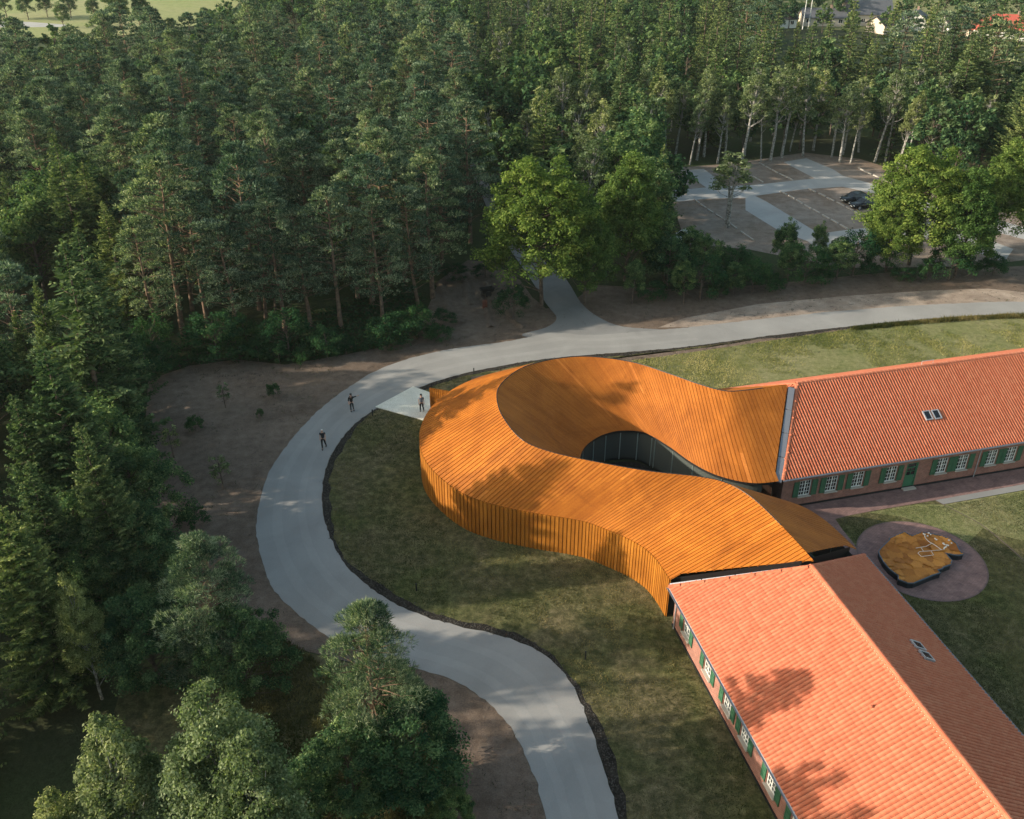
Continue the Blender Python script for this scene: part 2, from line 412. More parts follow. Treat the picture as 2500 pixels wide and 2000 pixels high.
sheet('glade', D([(480, 1250), (560, 1330), (640, 1372), (720, 1392), (840, 1422), (900, 1450), (945, 1520), (935, 1620), (930, 1760), (420, 1900), (240, 1500), (300, 1300)]), .003, M['lawn'])
pe = catmull(S([(2284, 1224), (2330, 1247), (2391, 1280), (2440, 1318), (2500, 1372), (2600, 1480)]), 6)
strip('path_edging', pe, pe+np.array([.07, .02]), .036, M['paving'])
ccx = np.array((29.75, 52.15))
ccr = 4.4
A_ = [(ccx[0]+ccr*math.cos(t), ccx[1]+ccr*math.sin(t)) for t in np.linspace(0, 2*math.pi, 72)[:-1]]
sheet('round_paving', A_, .036, M['paving'], uvm=True)
strip('round_paving_rim', np.array(A_+A_[:1]), np.array([(ccx[0]+(ccr+.10)*math.cos(t), ccx[1]+(ccr+.10)*math.sin(t)) for t in np.linspace(0, 2*math.pi, 72)]), .040, M['paving'])
apron = S([(916, 995), (1008.6, 945.4), (1047, 959), (1100, 985), (1100, 1060), (1036, 1028)])
mb = MB(); mb.prism(apron, .0, .09); o = mb.build('concrete_apron', M['concrete'], fix=True); o['kind'] = 'structure'
# car park
def Z5(pts): return [at(1500+x/2.156, 330+y/2.156) for x, y in pts]
def Z3(pts): return [at(1600+x/2.3956, y/2.3956) for x, y in pts]
sheet('car_park', Z5([(240, 178), (620, 150), (1000, 92), (1290, 125), (1530, 200), (1700, 300), (2200, 420), (2300, 640), (1900, 690), (1300, 700), (1150, 690), (700, 600), (380, 575), (300, 350)]), .004, M['lotsoil'])
sheet('car_park_lane', Z5([(300, 293), (480, 276), (740, 262), (1060, 228), (1200, 214), (1460, 285), (1800, 380), (2200, 500), (2200, 560), (1700, 430), (1480, 330), (1330, 300), (1200, 272), (1000, 285), (740, 320), (800, 350), (1080, 520), (1180, 505), (1440, 475), (1700, 455), (2100, 600), (2050, 670), (1700, 540), (1440, 570), (1200, 590), (1230, 650), (1160, 680), (1020, 560), (860, 500), (690, 395), (690, 330), (490, 335), (310, 352)]), .010, M['lot_road'])
sheet('car_park_bay', Z5([(350, 187), (470, 178), (590, 266), (485, 277)]), .012, M['lot_road'])
sheet('car_park_bay', Z5([(890, 142), (1010, 122), (1150, 180), (1205, 216), (1058, 230)]), .012, M['lot_road'])
ORD = ['first', 'second', 'third', 'fourth', 'fifth', 'sixth', 'seventh', 'eighth', 'ninth', 'tenth']
def kerb(a, b, lab, name='kerb_stone', group='pale kerb stones laid in lines between the parking bays'):
    a = np.array(a); b = np.array(b); c = (a+b)/2; d = b-a
    o = put(name, KERB, loc=(c[0], c[1], .08)); o.rotation_euler = (0, 0, math.atan2(d[1], d[0]))
    tag(o, lab, 'kerb stone', group)
KERB = MB().box((0, 0, 0), (1.75, .20, .16)).mesh('kerb_stone', M['stone'])
def kline(p, where):
    P = [np.array(q) for q in p]
    for i, q in enumerate(P):
        t = (P[min(i+1, len(P)-1)]-P[max(i-1, 0)]); t /= np.linalg.norm(t)
        kerb(q-t*.8, q+t*.8, '%s kerb stone from the upper left in the line %s' % (ORD[i], where))
kline(Z5([(1040, 293), (1093, 317), (1137, 340), (1190, 365), (1238, 390), (1283, 415), (1330, 440), (1380, 467)]), "in front of the black cars")
kline(Z5([(890, 307), (933, 329), (973, 353), (1018, 380), (1062, 403), (1112, 432), (1158, 457), (1207, 485)]), "left of the cars' line")
kline(Z3([(525, 1017), (575, 1038), (613, 1060)]), "nearest the left lane"); kline(Z3([(620, 963), (660, 985), (700, 1006), (742, 1027), (785, 1047)]), "at the far middle")
kline(Z3([(1203, 993), (1243, 1013), (1295, 1035), (1345, 1056), (1378, 1075)]), "along the far right edge")
kline(Z5([(433, 350), (467, 375), (505, 402), (550, 430), (595, 458), (628, 483), (680, 520), (713, 543)]), "behind the thin birch")
kline(Z5([(325, 283), (365, 306)]), "beside the lindens"); kline(Z5([(1330, 555), (1375, 578), (1420, 600)]), "at the near right")
# far fields, lake-pale track and gardens
sheet('far_field', D([(-200, 66), (180, 84), (330, 66), (470, 45), (520, -14), (-300, -14)]), -.01, M['field'])
sheet('far_track', D([(-100, 46), (60, 46), (150, 53), (130, 57), (-100, 58)]), .004, M['lot_road'])
sheet('far_field', D([(880, 12), (1080, 10), (1100, -20), (860, -20)]), -.008, M['field'])
sheet('garden_ground', D([(1560, 45), (2300, 110), (2500, -30), (1500, -30)]), -.012, M['lawn_sunlit'])

# ------------------------------------------------------------------ the curved museum
f_ = 1.1918
ST = [((9.9, 33.9), (15.7, 35.2, 6), (21.5, 36.5)), ((9.3, 36.2), (15.0, 37.5, 6), (20.8, 39.0)), ((8.75, 38.6), (14.3, 39.6, 6), (19.9, 41.3)), ((8.1, 40.7), (13.4, 41.8, 6), (18.7, 44.4)),
      ((7.2, 42.0), (12.3, 43.2, 6), (17.3, 46.0)), ((5.8, 43.1), (10.8, 43.95, 5.95), (14.8, 47.0)), ((4.1, 44.1), (8.0, 44.75, 5.8), (11.5, 46.75)),
      ((1.2, 44.9), (4.9, 45.9, 5.7), (8.5, 46.8)), ((-1.3, 45.8), (2.3, 46.9, 5.75), (6.4, 47.6)), ((-3.3, 47.1), (.6, 48.1, 5.85), (5.2, 48.7)),
      ((-5.2, 49.6), (-.55, 50.6, 5.9), (4.55, 50.0)), ((-6.1, 52), (-.97, 52.5, 6), (4.5, 51)), ((-6.3, 55), (-.92, 54.3, 6), (4.9, 52.3)),
      ((-5.5, 58.2), (-.2, 56.0, 6), (5.7, 53.4)), ((-3.6, 61), (1.0, 57.5, 6), (6.6, 54.1)), ((-.7, 63), (3.0, 58.6, 6), (7.7, 54.45)),
      ((3.0, 64.4), (5.5, 59, 6), (9.2, 54.2)), ((7, 64.2), (8.5, 58.15, 6), (10.6, 52.5)), ((10.2, 63.1), (10.8, 56.5, 6), (11.9, 50.4)),
      ((12.0, 61.7), (12.6, 55.0, 6), (13.3, 48.95)), ((13.2, 60.6), (14.2, 54.0, 6), (15.2, 48.15)), ((14.6, 60.1), (15.7, 54.05, 6), (17.1, 48.35)),
      ((18.1, 61.0), (19.6, 55.06, 6), (21.0, 49.4))]
ZO, ZI = 2.72*f_, 2.6*f_
st = np.array([[*a, *b, *c] for a, b, c in ST])
dens = catmull(st, 24)
# parameter even on the outer eave
seg = np.linalg.norm(np.diff(dens[:, :2], axis=0), axis=1)*.6+np.linalg.norm(np.diff(dens[:, 5:7], axis=0), axis=1)*.4
acc = np.concatenate([[0], np.cumsum(seg)])
NP = 214
tt = np.linspace(0, acc[-1], NP+1)
cur = np.stack([np.interp(tt, acc, dens[:, k]) for k in range(7)], 1)*f_
OUT, RID, INN = cur[:, :2], cur[:, 2:5], cur[:, 5:7]
RID[:, 2] += .05
museum = thing('curved_museum', 'curved museum clad in rust orange standing seam steel joining the two tiled wings', 'building', (6.0, 60.0, 0))
ML = Vector(museum.location)
def part(name, me, parent, world=(0, 0, 0)):
    o = put(name, me, parent); o.location = Vector(world)-ML if parent is museum else Vector(world)
    return o
# clipping planes (vertical, along the hip lines of the wings)
def plane(a, b):
    a = np.array(a)*f_; b = np.array(b)*f_; d = b-a
    return a, np.array([-d[1], d[0]])/np.linalg.norm(d)
rB = (14.8, 36.6); rR = (18.72, 54.76)
PB_O = plane((8.75, 39.05), rB); PB_I = plane(rB, (19.65, 41.95))
PR_O = plane(rR, (14.1, 60.1)); PR_I = plane((16.73, 48.35), rR)
keepB = np.array((8.0, 45.0))*f_; keepR = np.array((8.5, 56.0))*f_
def clip(bm, pl, keep):
    p, n = pl
    if (keep-p)@n < 0: n = -n
    g = bm.verts[:]+bm.edges[:]+bm.faces[:]
    bmesh.ops.bisect_plane(bm, geom=g, dist=1e-5, plane_co=(p[0], p[1], 0), plane_no=(n[0], n[1], 0), clear_inner=True)
def panel_mesh(name, a0, a1, b0, b1, up, m, nseg, clips, rib=.2, h=.07, c0=None):
    """strip between edge a0-a1 and b0-b1 with a raised pan and one recessed joint"""
    bm = bmesh.new(); tl = bm.faces.layers.float.new('tone')
    a0, a1, b0, b1 = map(Vector, (a0, a1, b0, b1))
    cuts = [0]+sorted(random.uniform(.15, .85) for _ in range(nseg-1))+[1]
    for j in range(nseg):
        tone = random.random()*(.9 if random.random() < .985 else 1.0)
        A0, A1 = a0.lerp(b0, cuts[j]), a1.lerp(b1, cuts[j]); B0, B1 = a0.lerp(b0, cuts[j+1]), a1.lerp(b1, cuts[j+1])
        nrm_ = (A1-A0).cross(B0-A0)
        if nrm_.length < 1e-9: nrm_ = Vector((0, 0, 1))
        nrm_.normalize()
        if nrm_.dot(up) < 0: nrm_ = -nrm_
        u = nrm_*h
        def q(P, Q, t): return P.lerp(Q, t)
        rows = []
        for P, Q in ((A0, A1), (B0, B1)):
            rows.append([q(P, Q, 0), q(P, Q, rib), q(P, Q, rib)+u, q(P, Q, 1)+u, q(P, Q, 1)])
        r0 = [bm.verts.new(x) for x in rows[0]]; r1 = [bm.verts.new(x) for x in rows[1]]
        for k in range(4):
            f = bm.faces.new((r0[k], r0[k+1], r1[k+1], r1[k])); f[tl] = tone
        if j == 0: f = bm.faces.new((r0[1], r0[4], r0[3], r0[2])); f[tl] = tone
        if j == nseg-1: f = bm.faces.new((r1[1], r1[2], r1[3], r1[4])); f[tl] = tone
    for pl, kp in clips: clip(bm, pl, kp)
    if not bm.faces: bm.free(); return None
    me = bpy.data.meshes.new(name); bm.to_mesh(me); bm.free(); me.materials.append(m); return me
for i in range(NP):
    j = i+1; half = i < NP*.5
    co = [(PB_O, keepB)] if half else [(PR_O, keepR)]
    ci = [(PB_I, keepB)] if half else [(PR_I, keepR)]
    o0, o1 = (*OUT[i], ZO), (*OUT[j], ZO); g0, g1 = (*OUT[i], .02), (*OUT[j], .02)
    r0, r1 = RID[i], RID[j]; i0, i1 = (*INN[i], ZI), (*INN[j], ZI)
    nd = Vector((OUT[i][0]-r0[0], OUT[i][1]-r0[1], 0))
    near = i < 20 or i > NP-16
    me = panel_mesh('outer_roof_panel', o0, o1, r0, r1, Vector((0, 0, 1)), M['corten'], 3, co if near else [], rib=.17, h=.055)
    if me: part('outer_roof_panel', me, museum)
    me = panel_mesh('inner_roof_panel', i0, i1, r0, r1, Vector((0, 0, 1)), M['corten_in'], 2, ci if near else [], rib=.16, h=.035)
    if me: part('inner_roof_panel', me, museum)
    me = panel_mesh('wall_panel', g0, g1, o0, o1, nd, M['corten_wall'], 1, co if near else [], rib=.24, h=.08)
    if me: part('wall_panel', me, museum)
# ridge trim, inner fascia and soffit, plinth
sB, sR = 8, NP-8
def clipbuild(name, V, F, m, clips, parent=museum):
    bm = bmesh.new(); vs = [bm.verts.new(tuple(p)) for p in V]
    for q in F: bm.faces.new([vs[k] for k in q])
    for pl, kp in clips: clip(bm, pl, kp)
    bmesh.ops.recalc_face_normals(bm, faces=bm.faces)
    me = bpy.data.meshes.new(name); bm.to_mesh(me); bm.free(); me.materials.append(m)
    return part(name, me, parent)
K = range(NP+1)
cl_all = [(PB_I, keepB), (PR_I, keepR)]
def inoff(d):  # inner eave moved away from the yard by d
    v = RID[:, :2]-INN; v /= np.linalg.norm(v, axis=1)[:, None]; return INN+v*d
e0 = inoff(0.0); e1 = inoff(.55); e2 = inoff(.45)
idx = [k for k in K if 14 < k < NP-12]
def band(name, A, za, B, zb, m, clips=()):
    n = len(idx); V = [(A[k][0], A[k][1], za) for k in idx]+[(B[k][0], B[k][1], zb) for k in idx]
    return clipbuild(name, V, [(i, i+1, n+i+1, n+i) for i in range(n-1)], m, clips)
band('fascia', e0, ZI+.03, e0, ZI-.20, M['dark_metal'], cl_all)
band('soffit', e0, ZI-.20, e1, ZI-.20, M['dark_metal'], cl_all)
band('glazing_kerb', e2, .22, e2, .02, M['dark_metal'], cl_all)
mb = MB(); mb.tube([tuple(RID[k]+np.array([0, 0, .02])) for k in K if 17 < k < NP-9], .045, 5)
o = mb.build('ridge_trim', M['dark_metal'], museum); o.location = -ML
k = 15
prev = None; cnt = 0
gidx = list(range(16, NP-13, 9))
for a, b in zip(gidx[:-1], gidx[1:]):
    n = b-a+1
    V = [(e2[k][0], e2[k][1], .22) for k in range(a, b+1)]+[(e2[k][0], e2[k][1], ZI-.2) for k in range(a, b+1)]
    part('glass_panel', mesh_np('glass_panel', V, [(i, i+1, n+i+1, n+i) for i in range(n-1)], M['curtain']), museum)
    mb = MB(); v = INN[a]-e2[a]; v = v/max(1e-6, np.linalg.norm(v)); c = e2[a]+v*.04
    mb.box((c[0], c[1], (ZI-.2+.1)/2), (.07, .07, ZI-.3))
    if cnt % 2 == 0:
        c = e2[a]-v*.35; mb.box((c[0], c[1], (ZI-.2+.1)/2), (.17, .17, ZI-.3))
    o = mb.build('mullion', M['mullion'], museum); o.location = -ML; cnt += 1
# interior floor and a dark core so that the glass shows a room
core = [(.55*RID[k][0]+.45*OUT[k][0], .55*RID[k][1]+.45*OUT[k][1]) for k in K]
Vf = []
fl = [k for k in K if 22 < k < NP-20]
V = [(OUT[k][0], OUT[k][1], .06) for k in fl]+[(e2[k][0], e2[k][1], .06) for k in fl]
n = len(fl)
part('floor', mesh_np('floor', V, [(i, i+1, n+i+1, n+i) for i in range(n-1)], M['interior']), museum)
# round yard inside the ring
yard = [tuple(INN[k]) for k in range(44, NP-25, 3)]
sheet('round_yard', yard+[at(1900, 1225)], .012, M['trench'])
# screen wall beside the entrance
sw = S([(1051.5, 961), (1052, 963), (1118, 985)])
a, b = np.array(at(1051, 1001)), np.array(at(1110, 1012))
ent = thing('entrance_screen', 'short rust orange slatted screen wall beside the concrete forecourt of the museum', 'screen wall', (a[0], a[1], 0))
d = (b-a); L = np.linalg.norm(d); d /= L
for q in range(13):
    c = d*(q+.5)*L/13
    mb = MB(); mb.box((0, 0, 1.2), (L/13*.7, .16, 2.3))
    o = mb.build('slat', M['corten_wall'], ent, (c[0], c[1], 0)); o.rotation_euler = (0, 0, math.atan2(d[1], d[0]))
mb = MB(); mb.box((0, 0, 1.2), (L, .05, 2.3)); o = mb.build('back_plate', M['corten_wall'], ent, (d[0]*L/2, d[1]*L/2, 0)); o.rotation_euler = (0, 0, math.atan2(d[1], d[0]))

# ------------------------------------------------------------------ the two tiled wings
EAVE, RIDGE, HW, INSET = 2.6*f_, 6.0*f_, 5.93*f_, .40
TW, TL = .25, .345
prof = [(0, -.07), (.05, .035), (.20, .068), (.38, .074), (.56, .055), (.72, .025), (.80, -.065), (1.0, -.07)]
def tile_geo():
    v = []; 
    for u, z in prof: v.append((u*TW, -.01, z+.009))
    for u, z in prof: v.append((u*TW, TL+.01, z+.004))
    for u, z in prof: v.append((u*TW, -.02, z-.006))
    n = len(prof)
    f = [(i, i+1, n+i+1, n+i) for i in range(n-1)]+[(2*n+i, 2*n+i+1, i+1, i) for i in range(n-1)]
    return np.array(v), np.array(f)
TV, TF = tile_geo()
TILE = mesh_np('roof_tile', TV, TF, M['tile'], smooth=False)
def window_mesh_parts(parent, fr, s, z0, z1, w, shutters=True, cols=4, rows=4, open_far=False):
    """fr(s, out, z) -> local point on the wall; out>0 is away from the wall"""
    h = z1-z0; zc = (z0+z1)/2; t = .055
    mb = MB()
    for sg in (-1, 1): mb.box((s+sg*(w/2-t/2), -.10, zc), (t, .07, h), 0, fr)
    for zz in (z0+t/2, z1-t/2): mb.box((s, -.10, zz), (w-2*t, .068, t), 0, fr)
    mb.box((s, -.09, zc), (.07, .075, h-2*t), 0, fr)
    for c in (-.25, .25): mb.box((s+c*(w-.06), -.10, zc), (.028, .05, h-2*t), 0, fr)
    for r in range(1, rows): mb.box((s, -.102, z0+h*r/rows), (w-2*t, .045, .028), 0, fr)
    wd = mb.build('window', M['white'], parent)
    mb = MB(); mb.box((s, -.125, zc), (w-.02, .02, h-.02), 0, fr); mb.build('pane', M['glass'], wd)
    mb = MB(); mb.box((s, .03, z0-.05), (w+.16, .22, .07), 0, fr); mb.build('sill', M['sill'], wd)
    if shutters:
        for sg in (-1, 1):
            c = s+sg*(w/2+.30)
            mb = MB(); mb.box((c, .035, zc), (.48, .03, h+.04), 0, fr)
            for zz in (z0+.18, zc, z1-.18): mb.box((c, .062, zz), (.44, .022, .05), 0, fr)
            for q in (-.21, .21): mb.box((c+q, .060, zc), (.05, .02, h), 0, fr)
            mb.build('shutter', M['green'], parent)
def wall_with_holes(name, parent, fr, s0, s1, h, holes, m, thick=.22):
    hs = sorted(holes); V = []; F = []; UV = []
    def quad(p, uv):
        k = len(V); V.extend(p); UV.extend(uv); F.append((k, k+1, k+2, k+3))
    def face(a, b, z0, z1): quad([fr(a, 0, z0), fr(b, 0, z0), fr(b, 0, z1), fr(a, 0, z1)], [(a, z0), (b, z0), (b, z1), (a, z1)])
    x = s0
    for c, w, z0, z1 in hs:
        a, b = c-w/2, c+w/2
        face(x, a, 0, h); 
        if z0 > 0: face(a, b, 0, z0)
        face(a, b, z1, h); x = b
        for p, q, r_, t_ in ((a, a, z0, z1), (b, b, z0, z1)): quad([fr(p, 0, r_), fr(p, -thick, r_), fr(p, -thick, t_), fr(p, 0, t_)], [(0, r_), (thick, r_), (thick, t_), (0, t_)])
        for zz in (z0, z1): quad([fr(a, 0, zz), fr(b, 0, zz), fr(b, -thick, zz), fr(a, -thick, zz)], [(a, 0), (b, 0), (b, thick), (a, thick)])
    face(x, s1, 0, h)
    return put(name, mesh_np(name, V, F, m, uv=UV), parent)

def wing(label, corner, az, side, length, wins, doors, skyl, other_sky, tiles_individual, s_ind, pipes):
    """corner: eave corner at the museum end; axis az leads away from the museum; side=+1: building lies to the left of the axis"""
    cx, cy = corner[0]*f_, corner[1]*f_
    d = Vector((math.sin(R(az)), math.cos(R(az)), 0)); n = Vector((-d.y, d.x, 0))*side
    root = thing('brick_wing', label, 'building', (cx, cy, 0))
    HIP = 3.75*f_
    slope_len = math.hypot(HW, RIDGE-EAVE)
    bup = (n*HW+Vector((0, 0, RIDGE-EAVE)))/slope_len
    bup2 = (-n*HW+Vector((0, 0, RIDGE-EAVE)))/slope_len
    # roof base (deck) with hip
    A = [Vector((0, 0, EAVE)), d*length+Vector((0, 0, EAVE)), d*length+n*HW+Vector((0, 0, RIDGE)), d*HIP+n*HW+Vector((0, 0, RIDGE))]
    B = [n*2*HW+Vector((0, 0, EAVE)), d*length+n*2*HW+Vector((0, 0, EAVE))]
    V = [*A, *B]
    dz = Vector((0, 0, -.04)); V = [p+dz for p in V]
    roof = put('roof', mesh_np('roof', [tuple(p) for p in V], [(0, 1, 2, 3), (4, 5, 2, 3), (0, 3, 4)], M['underlay']), root)
    # tiles
    def slope(origin, a, b, hipfun, maxs, individual):
        cn = a.cross(b)
        if cn.z < 0: cn = -cn; flip = True
        else: flip = False
        rows = int(slope_len/TL); T = slope_len/rows
        mats_ = []
        for r_ in range(rows+0):
            for c in range(int(maxs/TW)):
                s, t = c*TW, r_*T
                lo = hipfun(t+T*.5)
                if s+TW*.5 < lo: continue
                p = origin+a*s+b*t+cn*.012
                if any(abs(s+TW*.5-q[0]) < .36 and abs(t+T*.5-q[1]) < .5 for q in (skyl if individual is not None else other_sky)): continue
                mats_.append((p, s, t))
        basis = np.array([a, b, cn]).T   # columns
        if individual:
            mats_.sort(key=lambda q: individual(root.location+q[0]))
            ind, rest = mats_[:300], mats_[300:]
            rotm = Matrix((a, b, cn)).transposed().to_4x4()
            for p, s, t in ind:
                o = put('roof_tile', TILE, roof); o.matrix_local = Matrix.Translation(p)@rotm
        else: rest = mats_
        P = np.array([tuple(q[0]) for q in rest])
        jit = rng.normal(0, .003, (len(P), 3))
        W = (TV@basis.T)[None]+(P+jit)[:, None]
        F = TF[None]+(np.arange(len(P))*len(TV))[:, None, None]
        tone = np.repeat(rng.random(len(P))**1.0, len(TF))
        o = put('roof_tiles', mesh_np('roof_tiles', W.reshape(-1, 3), F.reshape(-1, 4), M['tile'], tone=tone), roof); o['kind'] = 'stuff'
    hf = lambda t: HIP*t/slope_len
    camv = cam.location
    slope(Vector((0, 0, EAVE)), d, bup, hf, length, (lambda p: (p-camv).length+(0 if abs(to_px(*p)[0]-1250) < 1250 and abs(to_px(*p)[1]-1000) < 1000 else 1000)) if tiles_individual else None)
    # the far slope mirrored: build with axis reversed so tiles keep their handedness
    slope(n*2*HW+Vector((0, 0, EAVE)), d, bup2, hf, length, None)
    # hip face tiles
    hl = math.hypot(HIP, RIDGE-EAVE); hb = (d*HIP+Vector((0, 0, RIDGE-EAVE)))/hl; rows = int(hl/TL); T = hl/rows; cn = n.cross(hb)
    if cn.z < 0: cn = -cn
    Pl = []
    for r_ in range(rows):
        for c in range(int(2*HW/TW)):
            s = c*TW; t = (r_+.5)*T; m_ = HW*t/hl
            if s+TW/2 > m_ and s+TW/2 < 2*HW-m_: Pl.append(tuple(n*s+hb*(r_*T)+Vector((0, 0, EAVE))+cn*.012))
    P = np.array(Pl); basis = np.array([n, hb, cn]).T
    W = (TV@basis.T)[None]+P[:, None]; F = TF[None]+(np.arange(len(P))*len(TV))[:, None, None]
    o = put('roof_tiles', mesh_np('roof_tiles', W.reshape(-1, 3), F.reshape(-1, 4), M['tile'], tone=np.repeat(rng.random(len(P)), len(TF))), roof); o['kind'] = 'stuff'
    # ridge and hip caps, one half round tile after another
    apex = d*HIP+n*HW+Vector((0, 0, RIDGE+.03))
    def caps(p, q, name='ridge_tile', r=.15):
        L = (q-p).length; k = int(L/.38); u = (q-p).normalized(); w = u.cross(Vector((0, 0, 1))).normalized(); up = w.cross(u)
        v = []; 
        for e, rr in ((0, r*1.06), (.40, r*.94)):
            for g in range(7):
                th = math.pi*g/6; v.append((e, math.cos(th)*rr, math.sin(th)*rr*.8-.03))
        me = mesh_np(name, v, [(g, g+1, 8+g, 7+g) for g in range(6)]+[tuple(range(7))], None, mats=[M['tile'], M['ridge']], matidx=[0]*6+[1])
        rot = Matrix((u, w, up)).transposed().to_4x4()
        for i in range(k):
            o = put(name, me, roof); o.matrix_local = Matrix.Translation(p+u*(L*i/k))@rot
    caps(apex, apex+d*(length-HIP))
    caps(Vector((0, 0, EAVE+.03)), apex); caps(n*2*HW+Vector((0, 0, EAVE+.03)), apex)
    # ridge mortar line
    mb = MB(); pp = [apex+bup2*.13+Vector((0, 0, .02)), apex+d*(length-HIP)+bup2*.13+Vector((0, 0, .02))]
    mb.tube([apex-Vector((0, 0, .02))+bup*(-.17), apex+d*(length-HIP)-Vector((0, 0, .02))+bup*(-.17)], .03, 5)
    mb.build('ridge_bedding', M['ridge'], roof)
    # gutters
    for base, nn in ((Vector((0, 0, EAVE)), -n), (n*2*HW+Vector((0, 0, EAVE)), n)):
        v = []
        for e in (0, length):
            for g in range(7):
                th = math.pi+math.pi*g/6; p = base+d*e+nn*(.085+math.cos(th)*.085)+Vector((0, 0, -.0+math.sin(th)*.085)); v.append(tuple(p))
        me = mesh_np('gutter', v, [(g, g+1, 8+g, 7+g) for g in range(6)], M['zinc_lt']); put('gutter', me, root)
    for base, nn in ((Vector((0, 0, EAVE-.09)), n), (n*(2*HW)+Vector((0, 0, EAVE-.09)), -n)):   # boxed eave
        mb = MB(); mb.add([tuple(base), tuple(base+d*length), tuple(base+d*length+nn*INSET), tuple(base+nn*INSET)], [(0, 1, 2, 3)])
        mb.build('eave_board', M['white'], root)
    # walls
    holes = [(s, 1.0, .95, 2.40) for s in wins]+[(s, 1.02, .02, 2.42) for s in doors]
    fr = lambda s, out, z: tuple(d*s+n*(INSET-out)+Vector((0, 0, z)))
    w0 = .35
    wall = wall_with_holes('wall', root, fr, w0, length, EAVE-.09, holes, M['brick'])
    fb = lambda s, out, z: tuple(d*s+n*(2*HW-INSET+out)+Vector((0, 0, z)))
    wall_with_holes('wall', root, fb, w0, length, EAVE-.09, [], M['brick'])
    V = [fr(w0, 0, 0), fb(w0, 0, 0), fb(w0, 0, EAVE-.09), fr(w0, 0, EAVE-.09)]
    put('wall', mesh_np('wall', V, [(0, 1, 2, 3)], M['brick'], uv=[(0, 0), (14, 0), (14, 3), (0, 3)]), root)
    mb = MB(); mb.box(((w0+length)/2, .03, .09), (length-w0, .05, .18), 0, fr); mb.build('plinth', M['dark_metal'], root)
    for s in wins: window_mesh_parts(root, fr, s, .97, 2.38, .98)
    for s in doors:
        mb = MB(); mb.box((s, -.07, .60), (.92, .05, 1.12), 0, fr)
        for q in (-.42, .42): mb.box((s+q, -.07, 1.78), (.09, .05, 1.22), 0, fr)
        for q, hh in ((1.20, .08), (1.98, .09), (2.37, .06)): mb.box((s, -.069, q), (.76, .052, hh), 0, fr)
        for q in (-.49, .49): mb.box((s+q, -.03, 1.21), (.06, .10, 2.38), 0, fr)
        mb.box((s, -.065, 1.6), (.035, .045, .74), 0, fr); mb.box((s, -.066, 1.6), (.76, .04, .035), 0, fr)
        dd = mb.build('door', M['green_door'], root)
        mb = MB(); mb.box((s, -.085, 1.75), (.80, .02, 1.2), 0, fr); mb.build('pane', M['glass'], dd)
        mb = MB(); mb.box((s+.36, -.02, 1.08), (.05, .07, .14), 0, fr); mb.build('handle', M['zinc'], dd)
        mb = MB(); mb.box((s, .2, .07), (1.15, .4, .12), 0, fr); mb.build('door_step', M['sill'], root)
    for s in pipes:
        mb = MB(); mb.tube([fr(s, .33, EAVE-.05), fr(s, .12, EAVE-.35), fr(s, .08, EAVE-.5), fr(s, .08, .05)], .045, 6); mb.build('drain_pipe', M['zinc_lt'], root)
    for lst, org, bb in ((skyl, Vector((0, 0, EAVE)), bup), (other_sky, n*2*HW+Vector((0, 0, EAVE)), bup2)):
        for s, t in lst:
            cn = d.cross(bb); cn = cn if cn.z > 0 else -cn
            g = lambda x, y, z: tuple(org+d*(s+x)+bb*(t+y)+cn*z)
            mb = MB()
            for q in (-1, 1):
                mb.box((q*.27, 0, .07), (.07, .82, .12), 0, g); mb.box((0, q*.38, .07), (.47, .07, .118), 0, g)
            sk = mb.build('skylight', M['zinc_lt'], root)
            mb = MB(); mb.box((0, 0, .06), (.49, .70, .04), 0, g); mb.build('pane', M['glass'], sk)
    return root, d, n, apex
w1 = wing('brick wing at the right with green shutters, its tiled roof running out past the frame', (17.345, 48.442), 75.35, 1, 46,
          [2.34, 4.67, 7.0, 9.99, 14.67, 16.6, 19.37, 21.23, 24.4, 26.3], [11.84], [], [], False, 0, [18.03])
w2 = wing('brick wing nearest the camera, lit tiled slope with tree shadows, at the bottom right', (8.547, 38.353), 180-13.0, 1, 34,
          [2.47, 5.8, 8.64, 10.95, 14.15, 16.84, 19.6, 22.4], [], [], [], True, 0, [.75])
# skylights placed on the slopes seen in the photograph
def skylight(root, d, n, org, bb, s, t):
    cn = d.cross(bb); cn = cn if cn.z > 0 else -cn
    g = lambda x, y, z: tuple(org+d*(s+x)+bb*(t+y)+cn*z)
    mb = MB()
    for q in (-1, 1):
        mb.box((q*.29, 0, .11), (.08, .86, .13), 0, g); mb.box((0, q*.39, .11), (.50, .08, .128), 0, g)
    sk = mb.build('skylight', M['zinc_lt'], root)
    mb = MB(); mb.box((0, 0, .12), (.50, .71, .05), 0, g); mb.build('pane', M['glass'], sk)
sl_len = math.hypot(HW, RIDGE-EAVE)
def bupv(n, sg): return (n*HW*sg+Vector((0, 0, RIDGE-EAVE)))/sl_len
def slope_pos(root, d, n, org, sg, px):
    # intersect the survey ray with the slope plane
    bb = bupv(n, sg); cn = d.cross(bb); c, nn = math.cos(PITCH), math.sin(PITCH)
    ray = Vector((px[0]-1250, 2250*c-(px[1]-1000)*nn, -2250*nn-(px[1]-1000)*c)); p0 = root.location+org
    k = (p0-cam.location).dot(cn)/ray.dot(cn); q = cam.location+ray*k-p0
    return q.dot(d), q.dot(bb)
O1 = Vector((0, 0, EAVE))
for px in ((2263, 1016), (2284.6, 1013.5)):
    s, t = slope_pos(w1[0], w1[1], w1[2], O1, 1, px); skylight(w1[0], w1[1], w1[2], O1, bupv(w1[2], 1), s, t)
O2 = w2[2]*2*HW+Vector((0, 0, EAVE))
for px in ((2238.6, 1579), (2259.5, 1604.7)):
    s, t = slope_pos(w2[0], w2[1], w2[2], O2, -1, px); skylight(w2[0], w2[1], w2[2], O2, bupv(w2[2], -1), s, t)
